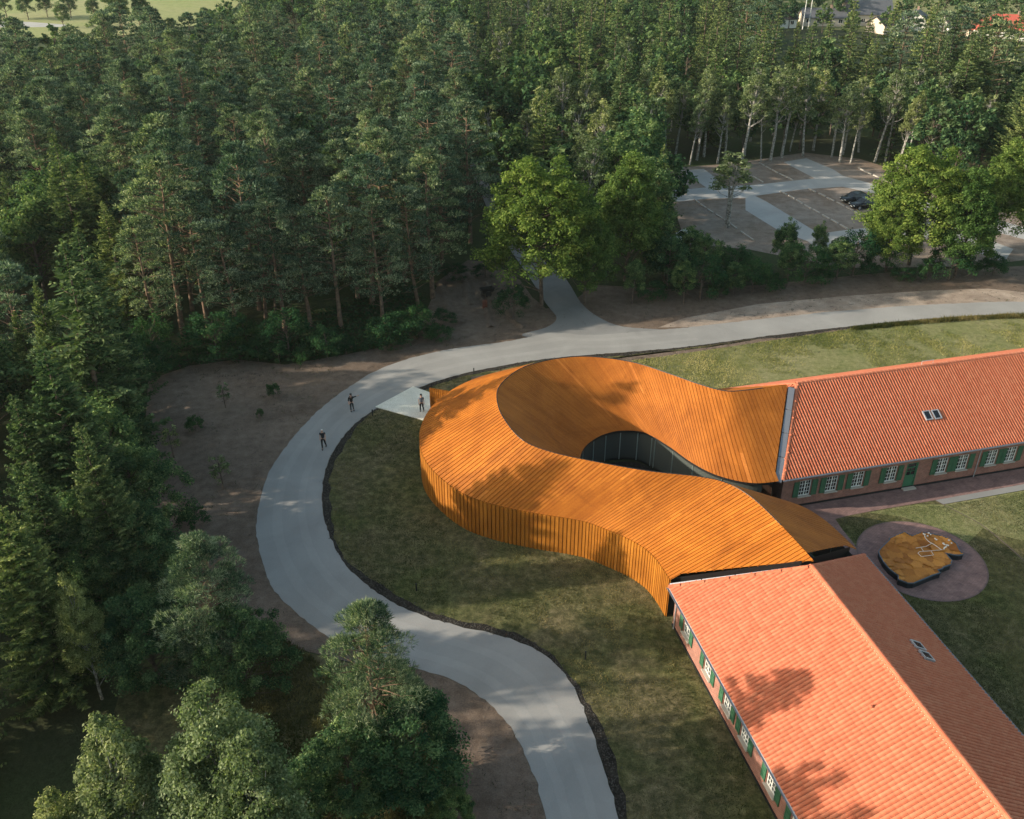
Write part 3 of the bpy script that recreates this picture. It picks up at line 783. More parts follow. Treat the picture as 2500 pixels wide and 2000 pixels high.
s, t = slope_pos(w2[0], w2[1], w2[2], O1, 1, (2126, 1731))
vp = O1+w2[1]*s+bupv(w2[2], 1)*t
mb = MB(); mb.tube([vp, vp+Vector((0, 0, .22))], .06, 8); mb.tube([vp+Vector((0, 0, .20)), vp+Vector((0, 0, .26))], [.12, .05], 8); mb.build('roof_vent', M['tile'], w2[0])
# small rail of the hatch on the ridge of the right wing
rp = w1[3]+w1[1]*11.6+Vector((0, 0, .15))
mb = MB(); mb.tube([rp, rp+Vector((0, 0, .3)), rp+w1[1]*1.1+Vector((0, 0, .3)), rp+w1[1]*1.1], .03, 5); mb.build('ridge_rail', M['zinc_lt'], w1[0])
# zinc flashing between museum roof and wing hips
def flashing(name, a, b, w_, zlo, zhi, m, off, parts_=5):
    a = np.array(a)*f_; b = np.array(b)*f_; d = b-a; L = np.linalg.norm(d); u = d/L; nn = np.array([-u[1], u[0]])*off
    for i in range(parts_):
        t0, t1 = i/parts_+.004, (i+1)/parts_-.004
        P = [a+d*t0, a+d*t1, a+d*t1+nn*w_, a+d*t0+nn*w_]; zz = [zlo+(zhi-zlo)*t0, zlo+(zhi-zlo)*t1]
        V = [(*P[0], zz[0]), (*P[1], zz[1]), (*P[2], zz[1]-.05), (*P[3], zz[0]-.05)]
        V += [(x, y, z-.1) for x, y, z in V]
        part(name, MB().add(V, [(0, 1, 2, 3), (4, 5, 6, 7), (0, 1, 5, 4), (1, 2, 6, 5), (2, 3, 7, 6), (3, 0, 4, 7)]).mesh(name, m), museum)
flashing('zinc_flashing', (16.80, 48.40), (18.80, 54.72), .50, ZI-.02, 6*f_-.02, M['zinc'], -1, 4)
flashing('zinc_flashing', (14.95, 36.28), (8.62, 38.62), .10, 6*f_-.16, ZO-.14, M['zinc_lt'], 1, 4)
# dark closing walls under the cut ends of the museum roof
for a, b, za, zb in (((8.8, 39.05), rB, ZO, 6*f_), (rB, (19.6, 41.9), 6*f_, ZI), ((16.78, 48.4), rR, ZI, 6*f_), (rR, (14.15, 60.05), 6*f_, ZO)):
    a = np.array(a)*f_; b = np.array(b)*f_
    part('end_wall', mesh_np('end_wall', [(*a, .02), (*b, .02), (*b, zb-.12), (*a, za-.12)], [(0, 1, 2, 3)], M['dark_metal']), museum)

#TREES_BEGIN
# ------------------------------------------------------------------ tree builders
def unit(v): return v/np.maximum(1e-9, np.linalg.norm(v, axis=-1, keepdims=True))
def leaf_quads(c, nrm, size, asp=.62, rg=rng):
    t = unit(np.cross(nrm, rg.normal(size=nrm.shape))); b = np.cross(nrm, t)
    size = np.asarray(size).reshape(-1, 1)
    v = np.stack([c-t*size, c+b*size*asp, c+t*size, c-b*size*asp], 1)
    return v.reshape(-1, 3)
def blades(c, d, length, width, rg=rng):
    """thin rhombs starting at c and running along d"""
    w = unit(np.cross(d, rg.normal(size=d.shape))); length = np.asarray(length).reshape(-1, 1)
    v = np.stack([c, c+d*length*.45+w*width, c+d*length, c+d*length*.45-w*width], 1)
    return v.reshape(-1, 3)
def quads(n): return np.arange(n*4).reshape(n, 4)
def tube_np(pts, rad, sides=5):
    pts = np.asarray(pts, float); n = len(pts)
    d = unit(np.gradient(pts, axis=0)); ref = np.array([.3, .9, .1]); u = unit(np.cross(d, ref)); w = np.cross(d, u)
    a = np.arange(sides)*2*math.pi/sides
    v = pts[:, None]+(u[:, None]*np.cos(a)[None, :, None]+w[:, None]*np.sin(a)[None, :, None])*np.asarray(rad)[:, None, None]
    f = [(i*sides+k, i*sides+(k+1) % sides, (i+1)*sides+(k+1) % sides, (i+1)*sides+k) for i in range(n-1) for k in range(sides)]
    return v.reshape(-1, 3), np.array(f)
def joinv(lst):
    V = []; F = []; k = 0
    for v, f in lst: V.append(v); F.append(f+k); k += len(v)
    return np.concatenate(V), np.concatenate(F)
def wood(name, lst, m):
    v, f = joinv(lst); return mesh_np(name, v, f, m, smooth=True)
def sph(n, rg): return unit(rg.normal(size=(n, 3)))

def broadleaf(seed, H, RW, base=.22, nclump=90, per=110, ls=.17, m=None, bk=None, droop=0., flat=.7, clumpr=.30, fork=1, lean=0., openness=.25, topness=0.):
    rg = np.random.default_rng(seed); zc = H*(base+1)/2; hz = H*(1-base)/2
    lob = sph(7, rg); lw = rg.uniform(-.22, .28, 7)
    dirs = sph(nclump, rg); dirs[:, 2] = np.where(dirs[:, 2] < -.55, -dirs[:, 2]*.4, dirs[:, 2])
    dirs = unit(dirs)
    mul = 1+(np.clip(dirs@lob.T, 0, 1)**3*lw).sum(1)+rg.normal(0, .07, nclump)
    rr = rg.uniform(.35, 1, nclump)**.45*mul
    C = dirs*rr[:, None]*np.array([RW, RW, hz]); C[:, 2] += zc
    # taper toward the top
    tz = np.clip((C[:, 2]-H*base)/(H*(1-base)), 0, 1)
    k = 1-topness*tz; C[:, :2] *= k[:, None]
    C[:, 2] -= droop*np.linalg.norm(C[:, :2], axis=1)
    C[:, 0] += lean*C[:, 2]
    cr = RW*clumpr*rg.uniform(.6, 1.25, nclump)*(1-.35*tz)
    n = nclump*per; ci = np.repeat(np.arange(nclump), per)
    u = sph(n, rg); r = rg.uniform(0, 1, n)**.4
    P = C[ci]+u*(r*cr[ci])[:, None]*np.array([1, 1, flat])
    ragged = rg.random(n) < .18; P[ragged] += u[ragged]*cr[ci[ragged]][:, None]*.35
    nr = unit(u*.7+np.array([0, 0, .7])+rg.normal(0, .55, (n, 3)))
    keep = rg.random(n) > openness*(u[:, 2] < -.3)
    P, nr, ci2 = P[keep], nr[keep], ci[keep]
    V = leaf_quads(P, nr, ls*rg.uniform(.6, 1.3, len(P)), .6, rg)
    ct = rg.normal(0, .14, nclump)
    tone = np.clip(.42+ct[ci2]*1.2+rg.normal(0, .22, len(P)), 0, 1)
    crown = mesh_np('crown', V, quads(len(P)), m, tone=tone)
    # trunk and limbs
    L = []
    for q in range(fork):
        off = np.array([(q-(fork-1)/2)*RW*.25, rg.normal(0, .1), 0])
        z = np.linspace(0, H*.82, 9); tr = np.zeros((9, 3)); tr[:, 2] = z
        wob = np.cumsum(rg.normal(0, .05*RW/3, (9, 2)), axis=0); tr[:, :2] = wob+off[:2]*(z/H)[:, None]*1.6+(off[:2]*.3)
        tr[:, 0] += lean*z
        r0 = .028*H**.95*.6/fork**.4
        L.append(tube_np(tr, r0*(1-z/H*.9)+.015, 7))
        sel = rg.choice(nclump, min(nclump, int(46/fork)), replace=False)
        for s_ in sel:
            e = C[s_]; zi = min(H*.74, max(H*base*.7, e[2]-rg.uniform(.25, .5)*np.linalg.norm(e[:2])-H*.05))
            i = min(7, int(zi/(H*.82)*8)); b = tr[i]
            md = b*.45+e*.55+np.array([0, 0, -.04*H*rg.random()])+rg.normal(0, .12, 3)
            L.append(tube_np([b, (b+md)/2+[0, 0, .05], md, e], [r0*.34, r0*.24, r0*.15, .012], 4))
    return [('trunk', wood('trunk', L, bk)), ('crown', crown)]

def pine(seed, H, RW, base=.42, pads=60, tufts=24, bl=6, length=.34, width=.045, m=None, bk=None):
    rg = np.random.default_rng(seed)
    t = np.sort(rg.uniform(0, 1, pads)**.85); z = H*(base+(1-base)*t)
    env = RW*np.clip(1.15*(1-t**2.2)**.6, .12, 1)*np.where(t < .15, .75+t*1.6, 1)
    az = np.arange(pads)*2.4+rg.normal(0, .5, pads); rr = env*rg.uniform(.25, 1.02, pads)**.7
    C = np.stack([np.cos(az)*rr, np.sin(az)*rr, z+rr*.12], 1)
    ps = RW*rg.uniform(.24, .42, pads)*(1-.45*t)
    n = pads*tufts; ci = np.repeat(np.arange(pads), tufts)
    u = sph(n, rg); u[:, 2] = np.abs(u[:, 2])*1.0-.25; r = rg.uniform(.2, 1, n)**.5
    P = C[ci]+u*(r*ps[ci])[:, None]*np.array([1, 1, .42])
    out = unit(np.stack([np.cos(az), np.sin(az), np.zeros(pads)], 1))
    D0 = unit(out[ci]*.45+u*.6+np.array([0, 0, .75]))
    m_ = n*bl; ti = np.repeat(np.arange(n), bl)
    D1 = unit(D0[ti]+rg.normal(0, .5, (m_, 3)))
    V = blades(P[ti]+rg.normal(0, .04, (m_, 3)), D1, length*rg.uniform(.7, 1.25, m_), width, rg)
    ct = rg.normal(0, .12, pads)
    tone = np.clip(.42+ct[ci[ti]]*1.2+rg.normal(0, .24, m_), 0, 1)
    crown = mesh_np('crown', V, quads(m_), m, tone=tone)
    zz = np.linspace(0, H*.97, 12); tr = np.zeros((12, 3)); tr[:, 2] = zz
    tr[:, :2] = np.cumsum(rg.normal(0, .07, (12, 2)), axis=0)
    L = [tube_np(tr, .017*H*(1-zz/H*.93), 7)]
    for i in range(pads):
        b = np.array([np.interp(z[i]-rr[i]*.15, zz, tr[:, 0]), np.interp(z[i]-rr[i]*.15, zz, tr[:, 1]), z[i]-rr[i]*.18])
        L.append(tube_np([b, (b+C[i])/2+[0, 0, .08], C[i]], [.05, .035, .012], 4))
    for q in range(7 if base > .15 else 0):   # dead snags under the crown
        zz_ = H*rg.uniform(base*.55, base); a = rg.uniform(0, 6.28); b = np.array([0, 0, zz_]); e = b+np.array([math.cos(a), math.sin(a), .15])*RW*rg.uniform(.3, .7)
        L.append(tube_np([b, (b+e)/2+[0, 0, .1], e], [.035, .025, .008], 3))
    return [('trunk', wood('trunk', L, bk)), ('crown', crown)]

def spruce(seed, H, RW, base=.08, dz=.42, nb=8, step=.17, m=None, bk=None, power=.85, up=.12, width=.05):
    rg = np.random.default_rng(seed); Pl = []; Dl = []; Ln = []; Tn = []; L = []
    zz = np.linspace(0, H, 8); L.append(tube_np(np.stack([zz*0, zz*0, zz], 1), .014*H*(1-zz/H*.95), 6))
    z = H*base
    while z < H*.985:
        t = (z/H-base)/(1-base); R0 = RW*(1-t)**power*1.0+.12
        for k in range(nb if t < .8 else 5):
            a = rg.uniform(0, 6.283); Lb = R0*rg.uniform(.65, 1.12); ns = max(3, int(Lb/step))
            s = np.linspace(.12, 1, ns); rad = s*Lb
            dr = -.30*Lb*s+up*Lb*s**2*2.2+(.25*t)*Lb*s
            ca, sa = math.cos(a), math.sin(a)
            p = np.stack([ca*rad, sa*rad, z+dr+rg.normal(0, .05)], 1)
            o = np.array([ca, sa, .05]); side = np.array([-sa, ca, 0])
            ll = .16+.42*np.sin(np.clip(s, .05, .95)*math.pi)**.7*min(1, R0/1.2)
            tn = rg.normal(0, .12)
            for sg in (-1, 1, -.45, .45):
                Pl.append(p); Dl.append(np.tile(o*.55+side*sg*.8+np.array([0, 0, -.10 if abs(sg) == 1 else .22]), (ns, 1))+rg.normal(0, .16, (ns, 3)))
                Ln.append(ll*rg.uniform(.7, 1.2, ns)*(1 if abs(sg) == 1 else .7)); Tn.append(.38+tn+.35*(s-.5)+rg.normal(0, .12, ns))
            if Lb > 1 and k % 3 == 0: L.append(tube_np([[0, 0, z], p[ns//2], p[-1]], [.04, .02, .008], 3))
        z += dz*rg.uniform(.75, 1.25)*(1 if t < .8 else .7)
    n = 30; zz2 = rg.uniform(H*.95, H*1.0, n)
    Pl.append(np.stack([zz2*0, zz2*0, zz2], 1)); Dl.append(rg.normal(0, .5, (n, 3))+[0, 0, .6]); Ln.append(np.full(n, .25)); Tn.append(np.full(n, .6))
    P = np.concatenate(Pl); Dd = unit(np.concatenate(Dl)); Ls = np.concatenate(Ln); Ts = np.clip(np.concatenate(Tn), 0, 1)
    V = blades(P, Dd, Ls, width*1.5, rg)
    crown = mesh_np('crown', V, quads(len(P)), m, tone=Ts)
    return [('trunk', wood('trunk', L, bk)), ('crown', crown)]

P_, B_, N_, S_ = M['pine_leaf'], M['broad_leaf'], M['birch_leaf'], M['spruce_leaf']
KIND = {
 'pine': [pine(11, 17, 3.6, .26, 84, 26, 6, m=P_, bk=M['pine_bark']), pine(12, 16, 3.3, .2, 80, 26, 6, m=P_, bk=M['pine_bark']),
          pine(13, 18, 3.8, .40, 78, 26, 6, m=P_, bk=M['pine_bark']), pine(14, 15, 3.1, .16, 80, 24, 6, m=P_, bk=M['pine_bark']),
          pine(15, 17, 3.0, .18, 88, 24, 6, m=P_, bk=M['pine_bark'])],
 'spruce': [spruce(21, 17, 3.7, m=S_, bk=M['bark']), spruce(22, 15, 3.1, m=S_, bk=M['bark']), spruce(23, 19, 4.2, up=.2, m=S_, bk=M['bark'])],
 'broad': [broadleaf(31, 12, 3.4, .16, 110, 110, .145, B_, M['bark']), broadleaf(32, 10, 3.0, .12, 100, 110, .14, B_, M['bark']),
           broadleaf(33, 14, 3.6, .2, 120, 110, .15, B_, M['bark'], topness=.3), broadleaf(34, 9, 2.7, .08, 100, 110, .135, B_, M['bark'])],
 'birch': [broadleaf(41, 12.5, 1.9, .42, 60, 70, .13, N_, M['birch_bark'], droop=.25, clumpr=.34, topness=.35, openness=.5),
           broadleaf(42, 11.5, 1.7, .48, 50, 65, .13, N_, M['birch_bark'], droop=.3, clumpr=.36, topness=.3, openness=.5, fork=2),
           broadleaf(43, 13.5, 2.1, .40, 64, 70, .13, N_, M['birch_bark'], droop=.25, clumpr=.34, topness=.4, openness=.5, lean=.05)],
 'shrub': [broadleaf(51, 2.6, 1.5, .02, 44, 110, .07, M['under_leaf'], M['bark'], clumpr=.34), broadleaf(52, 3.8, 1.8, .03, 56, 110, .075, M['under_leaf'], M['bark'], clumpr=.32),
           broadleaf(53, 1.6, 1.1, .02, 30, 110, .06, M['under_leaf'], M['bark'], clumpr=.36)],
}
USED = set()
def tree(kind, v, x, y, label, cat, group=None, name=None, s=1.0, rz=None, parts=None, sz=None):
    ps = parts if parts is not None else KIND[kind][v % len(KIND[kind])]
    nm = name or {'pine': 'pine_tree', 'spruce': 'spruce_tree', 'broad': 'broadleaf_tree', 'birch': 'birch_tree', 'shrub': 'shrub'}[kind]
    r = thing(nm, label, cat, (x, y, -.03), random.uniform(0, 6.28) if rz is None else rz, group)
    wr_ = random.uniform(.9, 1.22) if parts is None else 1
    r.scale = (s*wr_, s*wr_, (sz or 1)*s)
    if kind != 'shrub': r.rotation_euler = (random.gauss(0, .022), random.gauss(0, .022), r.rotation_euler.z)
    for n_, me in ps: put(n_, me, r)
    return r
ntree = 0
# ---- hero trees named one by one.  (photo reading of the top, height) -> where the stem stands
def top_at(px, py, h): return at(px, py, h)
heroes = []
def hero(kind, v, top, h, label, cat='tree', s=None, parts=None, name=None, base=None, rz=None, wide=1.0):
    global ntree
    x, y = at(*base) if base else top_at(top[0], top[1], h)
    ps = parts if parts is not None else KIND[kind][v % len(KIND[kind])]
    H0 = max(v_.co.z for v_ in ps[1][1].vertices)
    sc = h/H0
    o = tree(kind, v, x, y, label, cat, None, name, sc*wide, rz, ps, sz=1/wide)
    heroes.append((x, y, 2.2)); ntree += 1
    return o
HP = pine(101, 14, 3.3, .10, 130, 52, 6, .34, .019, P_, M['pine_bark'])
HB = broadleaf(102, 13, 4.2, .10, 230, 240, .078, N_, M['birch_bark'], droop=.15, clumpr=.20, topness=.55, openness=.5)
HB2 = broadleaf(103, 11, 3.4, .08, 200, 220, .078, N_, M['birch_bark'], droop=.15, clumpr=.20, topness=.5, openness=.5)
HL = broadleaf(104, 17, 6.6, .09, 300, 190, .17, M['linden_leaf'], M['bark'], clumpr=.20, topness=.15, openness=.4)
HL2 = broadleaf(105, 16, 5.6, .06, 270, 190, .16, M['linden_leaf'], M['bark'], clumpr=.2, topness=.45, openness=.4)
HS = spruce(106, 19, 4.2, .04, .36, 10, .14, S_, M['bark'], power=.8, up=.2)
HO = broadleaf(107, 8, 3.0, .04, 170, 220, .085, B_, M['bark'], clumpr=.24)
hero('pine', 0, (885, 1462), 13.5, 'tall pine in full light standing by the lower road bend', parts=HP, name='pine_tree', wide=.82)
hero('broad', 0, (985, 1700), 8.0, 'dark leafy tree growing against the right side of the tall roadside pine', parts=HO)
hero('broad', 0, (845, 1760), 7.0, 'leafy tree growing below the tall roadside pine on its left', parts=HO)
hero('birch', 0, (475, 1628), 15.0, wide=.82, label= 'big pale birch in the bottom left foreground, the tallest of its clump', parts=HB, name='birch_tree')
hero('birch', 0, (215, 1755), 13.0, 'pale birch at the bottom left, lower left neighbour of the biggest birch', parts=HB2, name='birch_tree', wide=.8)
hero('birch', 0, (590, 1765), 14.3, 'pale birch at the bottom left, right neighbour of the biggest birch', parts=HB2, name='birch_tree', rz=2.0, wide=.68)
hero('birch', 0, (130, 1930), 9.5, 'pale birch crown cut by the lower left frame edge', parts=HB2, name='birch_tree', rz=4.0)
hero('pine', 0, (450, 1310), 11.5, 'bushy pine with bright top beside the bare soil at the lower left', parts=HP, name='pine_tree', rz=1.2, wide=1.05)
hero('broad', 0, (560, 1480), 7.0, 'dark green leafy tree right below the bushy pine beside the soil', parts=HO)
hero('broad', 0, (330, 1440), 7.5, 'dark leafy tree hugging the left side of the bushy pine', parts=HO, rz=1.)
hero('spruce', 0, (100, 835), 18.0, 'large broad spruce at the left edge, brightly lit on its left flank', parts=HS, wide=1.12)
hero('spruce', 0, (82, 684), 17.0, 'slender spruce top rising behind the large broad spruce at the left edge', parts=HS, wide=.62)
hero('spruce', 0, (5, 1235), 14.0, 'spruce cut by the left frame edge below the large broad spruce', parts=HS, wide=1.1)
hero('birch', 0, (150, 1395), 10.0, 'small birch with thin crown between the left edge spruces and the bushy pine', parts=HB2, name='birch_tree', wide=.6)
SAP = broadleaf(54, 2.6, .62, .22, 26, 46, .055, N_, M['bark'], clumpr=.42, openness=.6)
SHR = broadleaf(55, 1.6, .9, .02, 40, 90, .05, M['under_leaf'], M['bark'], clumpr=.36)
hero('pine', 1, (12, 640), 14.5, 'pine at the left frame edge above the spruces', wide=1.1)
hero('spruce', 0, (45, 760), 12.5, 'spruce between the slender spruce top and the left frame edge', parts=HS, wide=.8, rz=3.3)
hero('pine', 2, (150, 720), 15, 'pine just right of the slender spruce top at the left')
hero('spruce', 0, (210, 1010), 15.0, 'dark spruce standing right of the large broad spruce at the left', parts=HS, wide=.85, rz=1.)
hero('spruce', 0, (30, 960), 15.0, 'spruce at the left frame edge under the top of the large broad spruce', parts=HS, wide=.95, rz=2.)
hero('broad', 0, (290, 1080), 9.0, 'dark leafy tree on the left of the bare soil below the spruces', parts=HO, rz=2.)
hero('broad', 0, (300, 1230), 8.0, 'dark leafy tree at the lower left corner of the bare soil', parts=HO, rz=3.)
hero('broad', 0, (180, 1290), 7.5, 'dark leafy tree between the left spruces and the bushy pine', parts=HO, rz=4.)
hero('spruce', 0, (60, 1130), 13.0, 'spruce with hanging boughs low at the left edge', parts=HS, wide=.9, rz=5.)
hero('shrub', 1, (1105, 640), 2.4, 'bush at the head of the dug clearing', 'bush', wide=1.5)
hero('shrub', 1, (1185, 640), 2.0, 'low bush at the head of the clearing beside the side road', 'bush', wide=1.6)
hero('broad', 0, (735, 1860), 4.2, 'low dark round bush between the birch clump and the roadside pine', 'bush', parts=HO, wide=1.2, name='bush')
hero('broad', 0, (1100, 1935), 3.6, 'low dark bush at the foot of the roadside pine by the soil strip', 'bush', parts=HO, name='bush')
hero('broad', 0, (1330, 372), 17.5, 'big bright green linden at the side road mouth, left of the pair', parts=HL, name='linden_tree', wide=1.0)
hero('broad', 0, (1545, 362), 16.0, 'tall green linden at the corner of the car park, right of the pair', parts=HL2, name='linden_tree', wide=1.05)
hero('broad', 0, (1440, 470), 13.0, 'lower linden filling the gap between the two tall lindens', parts=HL2, name='linden_tree', rz=2.2)
hero('broad', 0, (2290, 345), 15.5, 'big round bright oak at the near right corner of the car park', parts=HL, name='oak_tree', rz=1.4, wide=1.1)
hero('broad', 0, (2205, 470), 10.0, 'lower oak crown leaning over the car park beside the big round oak', parts=HL, name='oak_tree', rz=2.6)
hero('broad', 0, (2400, 400), 14.0, 'green oak standing right of the big round oak', parts=HL2, name='oak_tree', rz=3.4)
hero('broad', 0, (2500, 330), 15.0, 'dark oak cut by the right frame edge above the road', parts=HL2, name='oak_tree', rz=.4)
hero('birch', 1, (1790, 380), 10.5, 'single thin birch with bare forked top inside the car park', base=(1775, 555), s=1, wide=2.0)
hero('broad', 3, (1925, 530), 6.5, 'small dense tree in the hedge below the middle of the car park', wide=.8)
hero('broad', 3, (2012, 535), 6.0, 'small crooked tree in the hedge, right of the dense small one', wide=.6)
hero('broad', 3, (1700, 545), 7.0, 'bushy tree in the hedge under the thin birch', wide=1.0)
hero('broad', 1, (1640, 560), 7.5, 'bushy tree in the hedge beside the tall linden', wide=1.0)
hero('shrub', 1, (1255, 690), 4.5, 'leafy sapling growing at the foot of the big linden', 'bush', wide=.9)
hero('shrub', 0, (540, 935), 2.6, 'small light green sapling on the bare soil near the forest edge', 'sapling', parts=SAP, name='sapling')
hero('shrub', 0, (530, 1110), 3.4, 'narrow light sapling standing alone low on the bare soil', 'sapling', parts=SAP, name='sapling')
hero('shrub', 0, (408, 1040), 3.2, 'thin sapling with pale disc of sand round its stem', 'sapling', parts=SAP, name='sapling')
hero('shrub', 2, (663, 932), 1.7, 'small dark shrub on bare soil nearest the forest corner', 'shrub', wide=.75, parts=SHR)
hero('shrub', 2, (470, 1015), 1.6, 'small dark shrub left of the middle of the bare soil', 'shrub', wide=1.0, parts=SHR)
hero('shrub', 2, (463, 1240), 1.9, 'round dark shrub lowest on the bare soil', 'shrub', wide=1.1, parts=SHR)
hero('shrub', 2, (632, 995), 1.1, 'tiny shrub in the upper middle of the bare soil', 'shrub', wide=.6, parts=SHR)
hero('shrub', 1, (1080, 752), 2.2, 'dense green bush on the left of the dug clearing', 'bush', wide=1.3)
hero('shrub', 1, (1035, 790), 1.8, 'green bush at the road edge left of the dug clearing', 'bush', wide=1.3)
hero('shrub', 1, (960, 820), 1.6, 'low bush between the forest edge and the road, left of the others', 'bush', wide=1.4)
# pines with bare trunks at the clearing
for i, (bx, by, h) in enumerate([(910, 628, 17), (882, 648, 15), (785, 640, 16), (990, 512, 19), (855, 600, 16), (717, 690, 14.5), (600, 700, 15), (500, 716, 14), (440, 705, 14.5), (655, 690, 13.5), (560, 690, 15), (820, 560, 17), (930, 560, 16), (345, 730, 15)]):
    x, y = at(bx*DS, by*DS)
    labs = ['tall pine with bare straight trunk nearest the dug clearing', 'pine with leaning bare trunk at the left of the clearing', 'pine with long bare trunk at the forest edge', 'tallest pine with a long bare trunk beside the dark side road', 'pine in the second row left of the clearing',
            'edge pine whose trunk stands in the undergrowth above the road', 'edge pine above the bare soil, right of its middle', 'edge pine above the middle of the bare soil', 'edge pine above the left part of the bare soil', 'edge pine between the trunks above the soil', 'second row pine above the bare soil', 'second row pine behind the clearing', 'pine standing at the head of the clearing', 'edge pine at the upper left corner of the bare soil']
    v = i % 3; ps = KIND['pine'][v]; H0 = 17
    tree('pine', v, x, y, labs[i], 'tree', 'pines along the forest edge', s=h/H0); heroes.append((x, y, 1.5)); ntree += 1
# birches along the far side of the car park
bx_ = [(1310, 345), (1335, 352), (1362, 340), (1392, 350), (1412, 352), (1428, 338), (1450, 348), (1472, 350), (1490, 344), (1512, 348), (1535, 340), (1562, 348), (1583, 342), (1602, 338), (1625, 345), (1650, 336), (1672, 330), (1700, 334), (1725, 330), (1762, 344), (1775, 345), (1790, 342), (1815, 330), (1850, 345), (1868, 343), (1885, 352), (1910, 360), (1935, 365), (1210, 330), (1180, 345), (1240, 340), (1270, 352)]
for i, (bx, by) in enumerate(bx_):
    x, y = at(bx*DS, by*DS)
    lab = 'white stemmed birch behind the car park, %s' % ('behind the lindens' if bx < 1300 else 'lot corner' if bx < 1440 else 'left part' if bx < 1540 else 'middle part' if bx < 1660 else 'far lane' if bx < 1745 else 'in the leaning clump' if bx < 1800 else 'at the right end')
    tree('birch', i, x+random.uniform(-.4, .4), y+random.uniform(-1, 5), lab, 'tree', 'white stemmed birches behind the car park, '+lab.split(', ')[1], s=random.uniform(.74, 1.18)).rotation_euler = (random.gauss(0, .06), random.gauss(0, .06), random.uniform(0, 6)); heroes.append((x, y, 1.0)); ntree += 1
# hedge along the road below the car park
hx = [(1440, 640), (1475, 632), (1510, 628), (1545, 622), (1585, 618), (1620, 612), (1655, 606), (1690, 602), (1725, 598), (1760, 590), (1795, 582), (1830, 576), (1480, 600), (1540, 592), (1600, 586), (1660, 578), (1400, 600), (1370, 630), (1330, 640), (1865, 570), (1900, 590), (1950, 590), (2000, 590), (2040, 575), (2090, 580)]
for i, (bx, by) in enumerate(hx):
    x, y = at(bx*DS, by*DS)
    tree('broad' if i % 3 == 0 and bx < 1800 else 'shrub', i, x, y, 'dark bush in the hedge below the car park, %s' % ('left part' if bx < 1500 else 'middle part' if bx < 1700 else 'right part' if bx < 1850 else 'under the oaks'), 'bush', 'hedge bushes above the road, %s' % ('left' if bx < 1500 else 'middle' if bx < 1700 else 'right' if bx < 1850 else 'under the oaks'), name='hedge_bush', s=random.uniform(.4, .55) if i % 3 == 0 and bx < 1800 else random.uniform(1.0, 1.5)); ntree += 1
# undergrowth shrubs along the forest edge
ux = [(315, 800), (345, 785), (380, 775), (420, 765), (460, 758), (500, 752), (545, 760), (590, 765), (640, 765), (690, 752), (730, 745), (775, 738), (815, 730), (300, 830), (296, 880), (292, 930), (290, 985), (292, 1040), (296, 1090), (300, 1140), (285, 860), (280, 960), (275, 1060), (270, 1120), (250, 1180), (330, 770), (700, 735), (520, 735), (610, 745), (430, 745), (850, 720), (880, 715), (925, 715), (300, 1180), (240, 1260), (280, 1230), (190, 1300), (120, 1330), (480, 1560)]
for i, (bx, by) in enumerate(ux):
    x, y = at(bx*DS, by*DS); side = bx < 306 and by > 800
    big = side
    if big and i % 2 == 0:
        tree('broad', i, x-1.2, y, 'dark leafy tree on the left edge of the bare soil', 'tree', 'dark leafy trees lining the left edge of the soil', s=random.uniform(.6, .8))
    else:
        tree('shrub', i, x, y, 'dark undergrowth bush %s' % ('left of the bare soil' if side else 'in the lower left glade' if by > 1150 else 'above the bare soil'), 'bush', 'undergrowth bushes %s' % ('left of the soil' if side else 'lower left' if by > 1150 else 'above the soil'), name='undergrowth_bush', s=random.uniform(.5, 1.45))
    ntree += 1
# ---- the forest: scattered stems
CLEAR = [[(285, 1200), (290, 1000), (295, 800), (400, 758), (500, 745), (600, 755), (720, 735), (800, 722), (850, 690), (900, 600), (960, 540), (985, 470), (985, 360), (1005, 340), (1040, 400), (1100, 470), (1180, 560), (1400, 560), (1370, 400), (1385, 352), (1500, 342), (1730, 322), (1880, 342), (1960, 400), (2500, 420), (3000, 420), (3000, 3000), (-60, 3000), (-60, 1330), (120, 1330), (250, 1250)],
         [(-700, 190), (0, 175), (150, 175), (330, 150), (450, 120), (480, 74), (520, -60), (-900, -60)]]
pts = []
cell = 5.9; yy = 14.0
while yy < 420:
    cw = cell*(1+max(0, yy-130)/260)
    xx = -190.0
    while xx < 215:
        x = xx+random.uniform(-.42, .42)*cw; y = yy+random.uniform(-.42, .42)*cw
        px, py = to_px(x, y); u, v = px/DS, py/DS
        xx += cw
        if px < -1500 or px > 2750 or v < -120: continue
        if v > 1330 and u > -60: continue
        if any(inpoly(u, v, c) for c in CLEAR): continue
        if u > 1640 and v < 165: continue
        if 0 < u < 245 and v > 700 and random.random() < .4: continue
        if 0 < u < 245 and v > 880: continue            # gardens of the village
        if any((x-a)**2+(y-b)**2 < r*r*2.2 for a, b, r in heroes): continue
        pts.append((x, y, u, v))
    yy += cw
random.shuffle(pts)
def species(u, v):
    r = random.random()
    if v < 150 and u < 1000: return 'broad' if r < .75 else 'pine'
    if u < 1000:
        if v > 560 and u < 300: return 'broad' if r < .34 else 'pine' if r < .62 else 'spruce'
        return 'pine' if r < .80 else 'broad'
    if v > 262: return 'broad' if r < .5 else 'birch' if r < .8 else 'spruce'
    if u > 1450: return 'spruce' if r < .74 else 'broad' if r < .86 else 'pine'
    return 'spruce' if r < .42 else 'broad' if r < .85 else 'birch'
HT = {'pine': (13.0, 20.5), 'spruce': (13, 21), 'broad': (8, 14), 'birch': (10, 15)}
inst = []
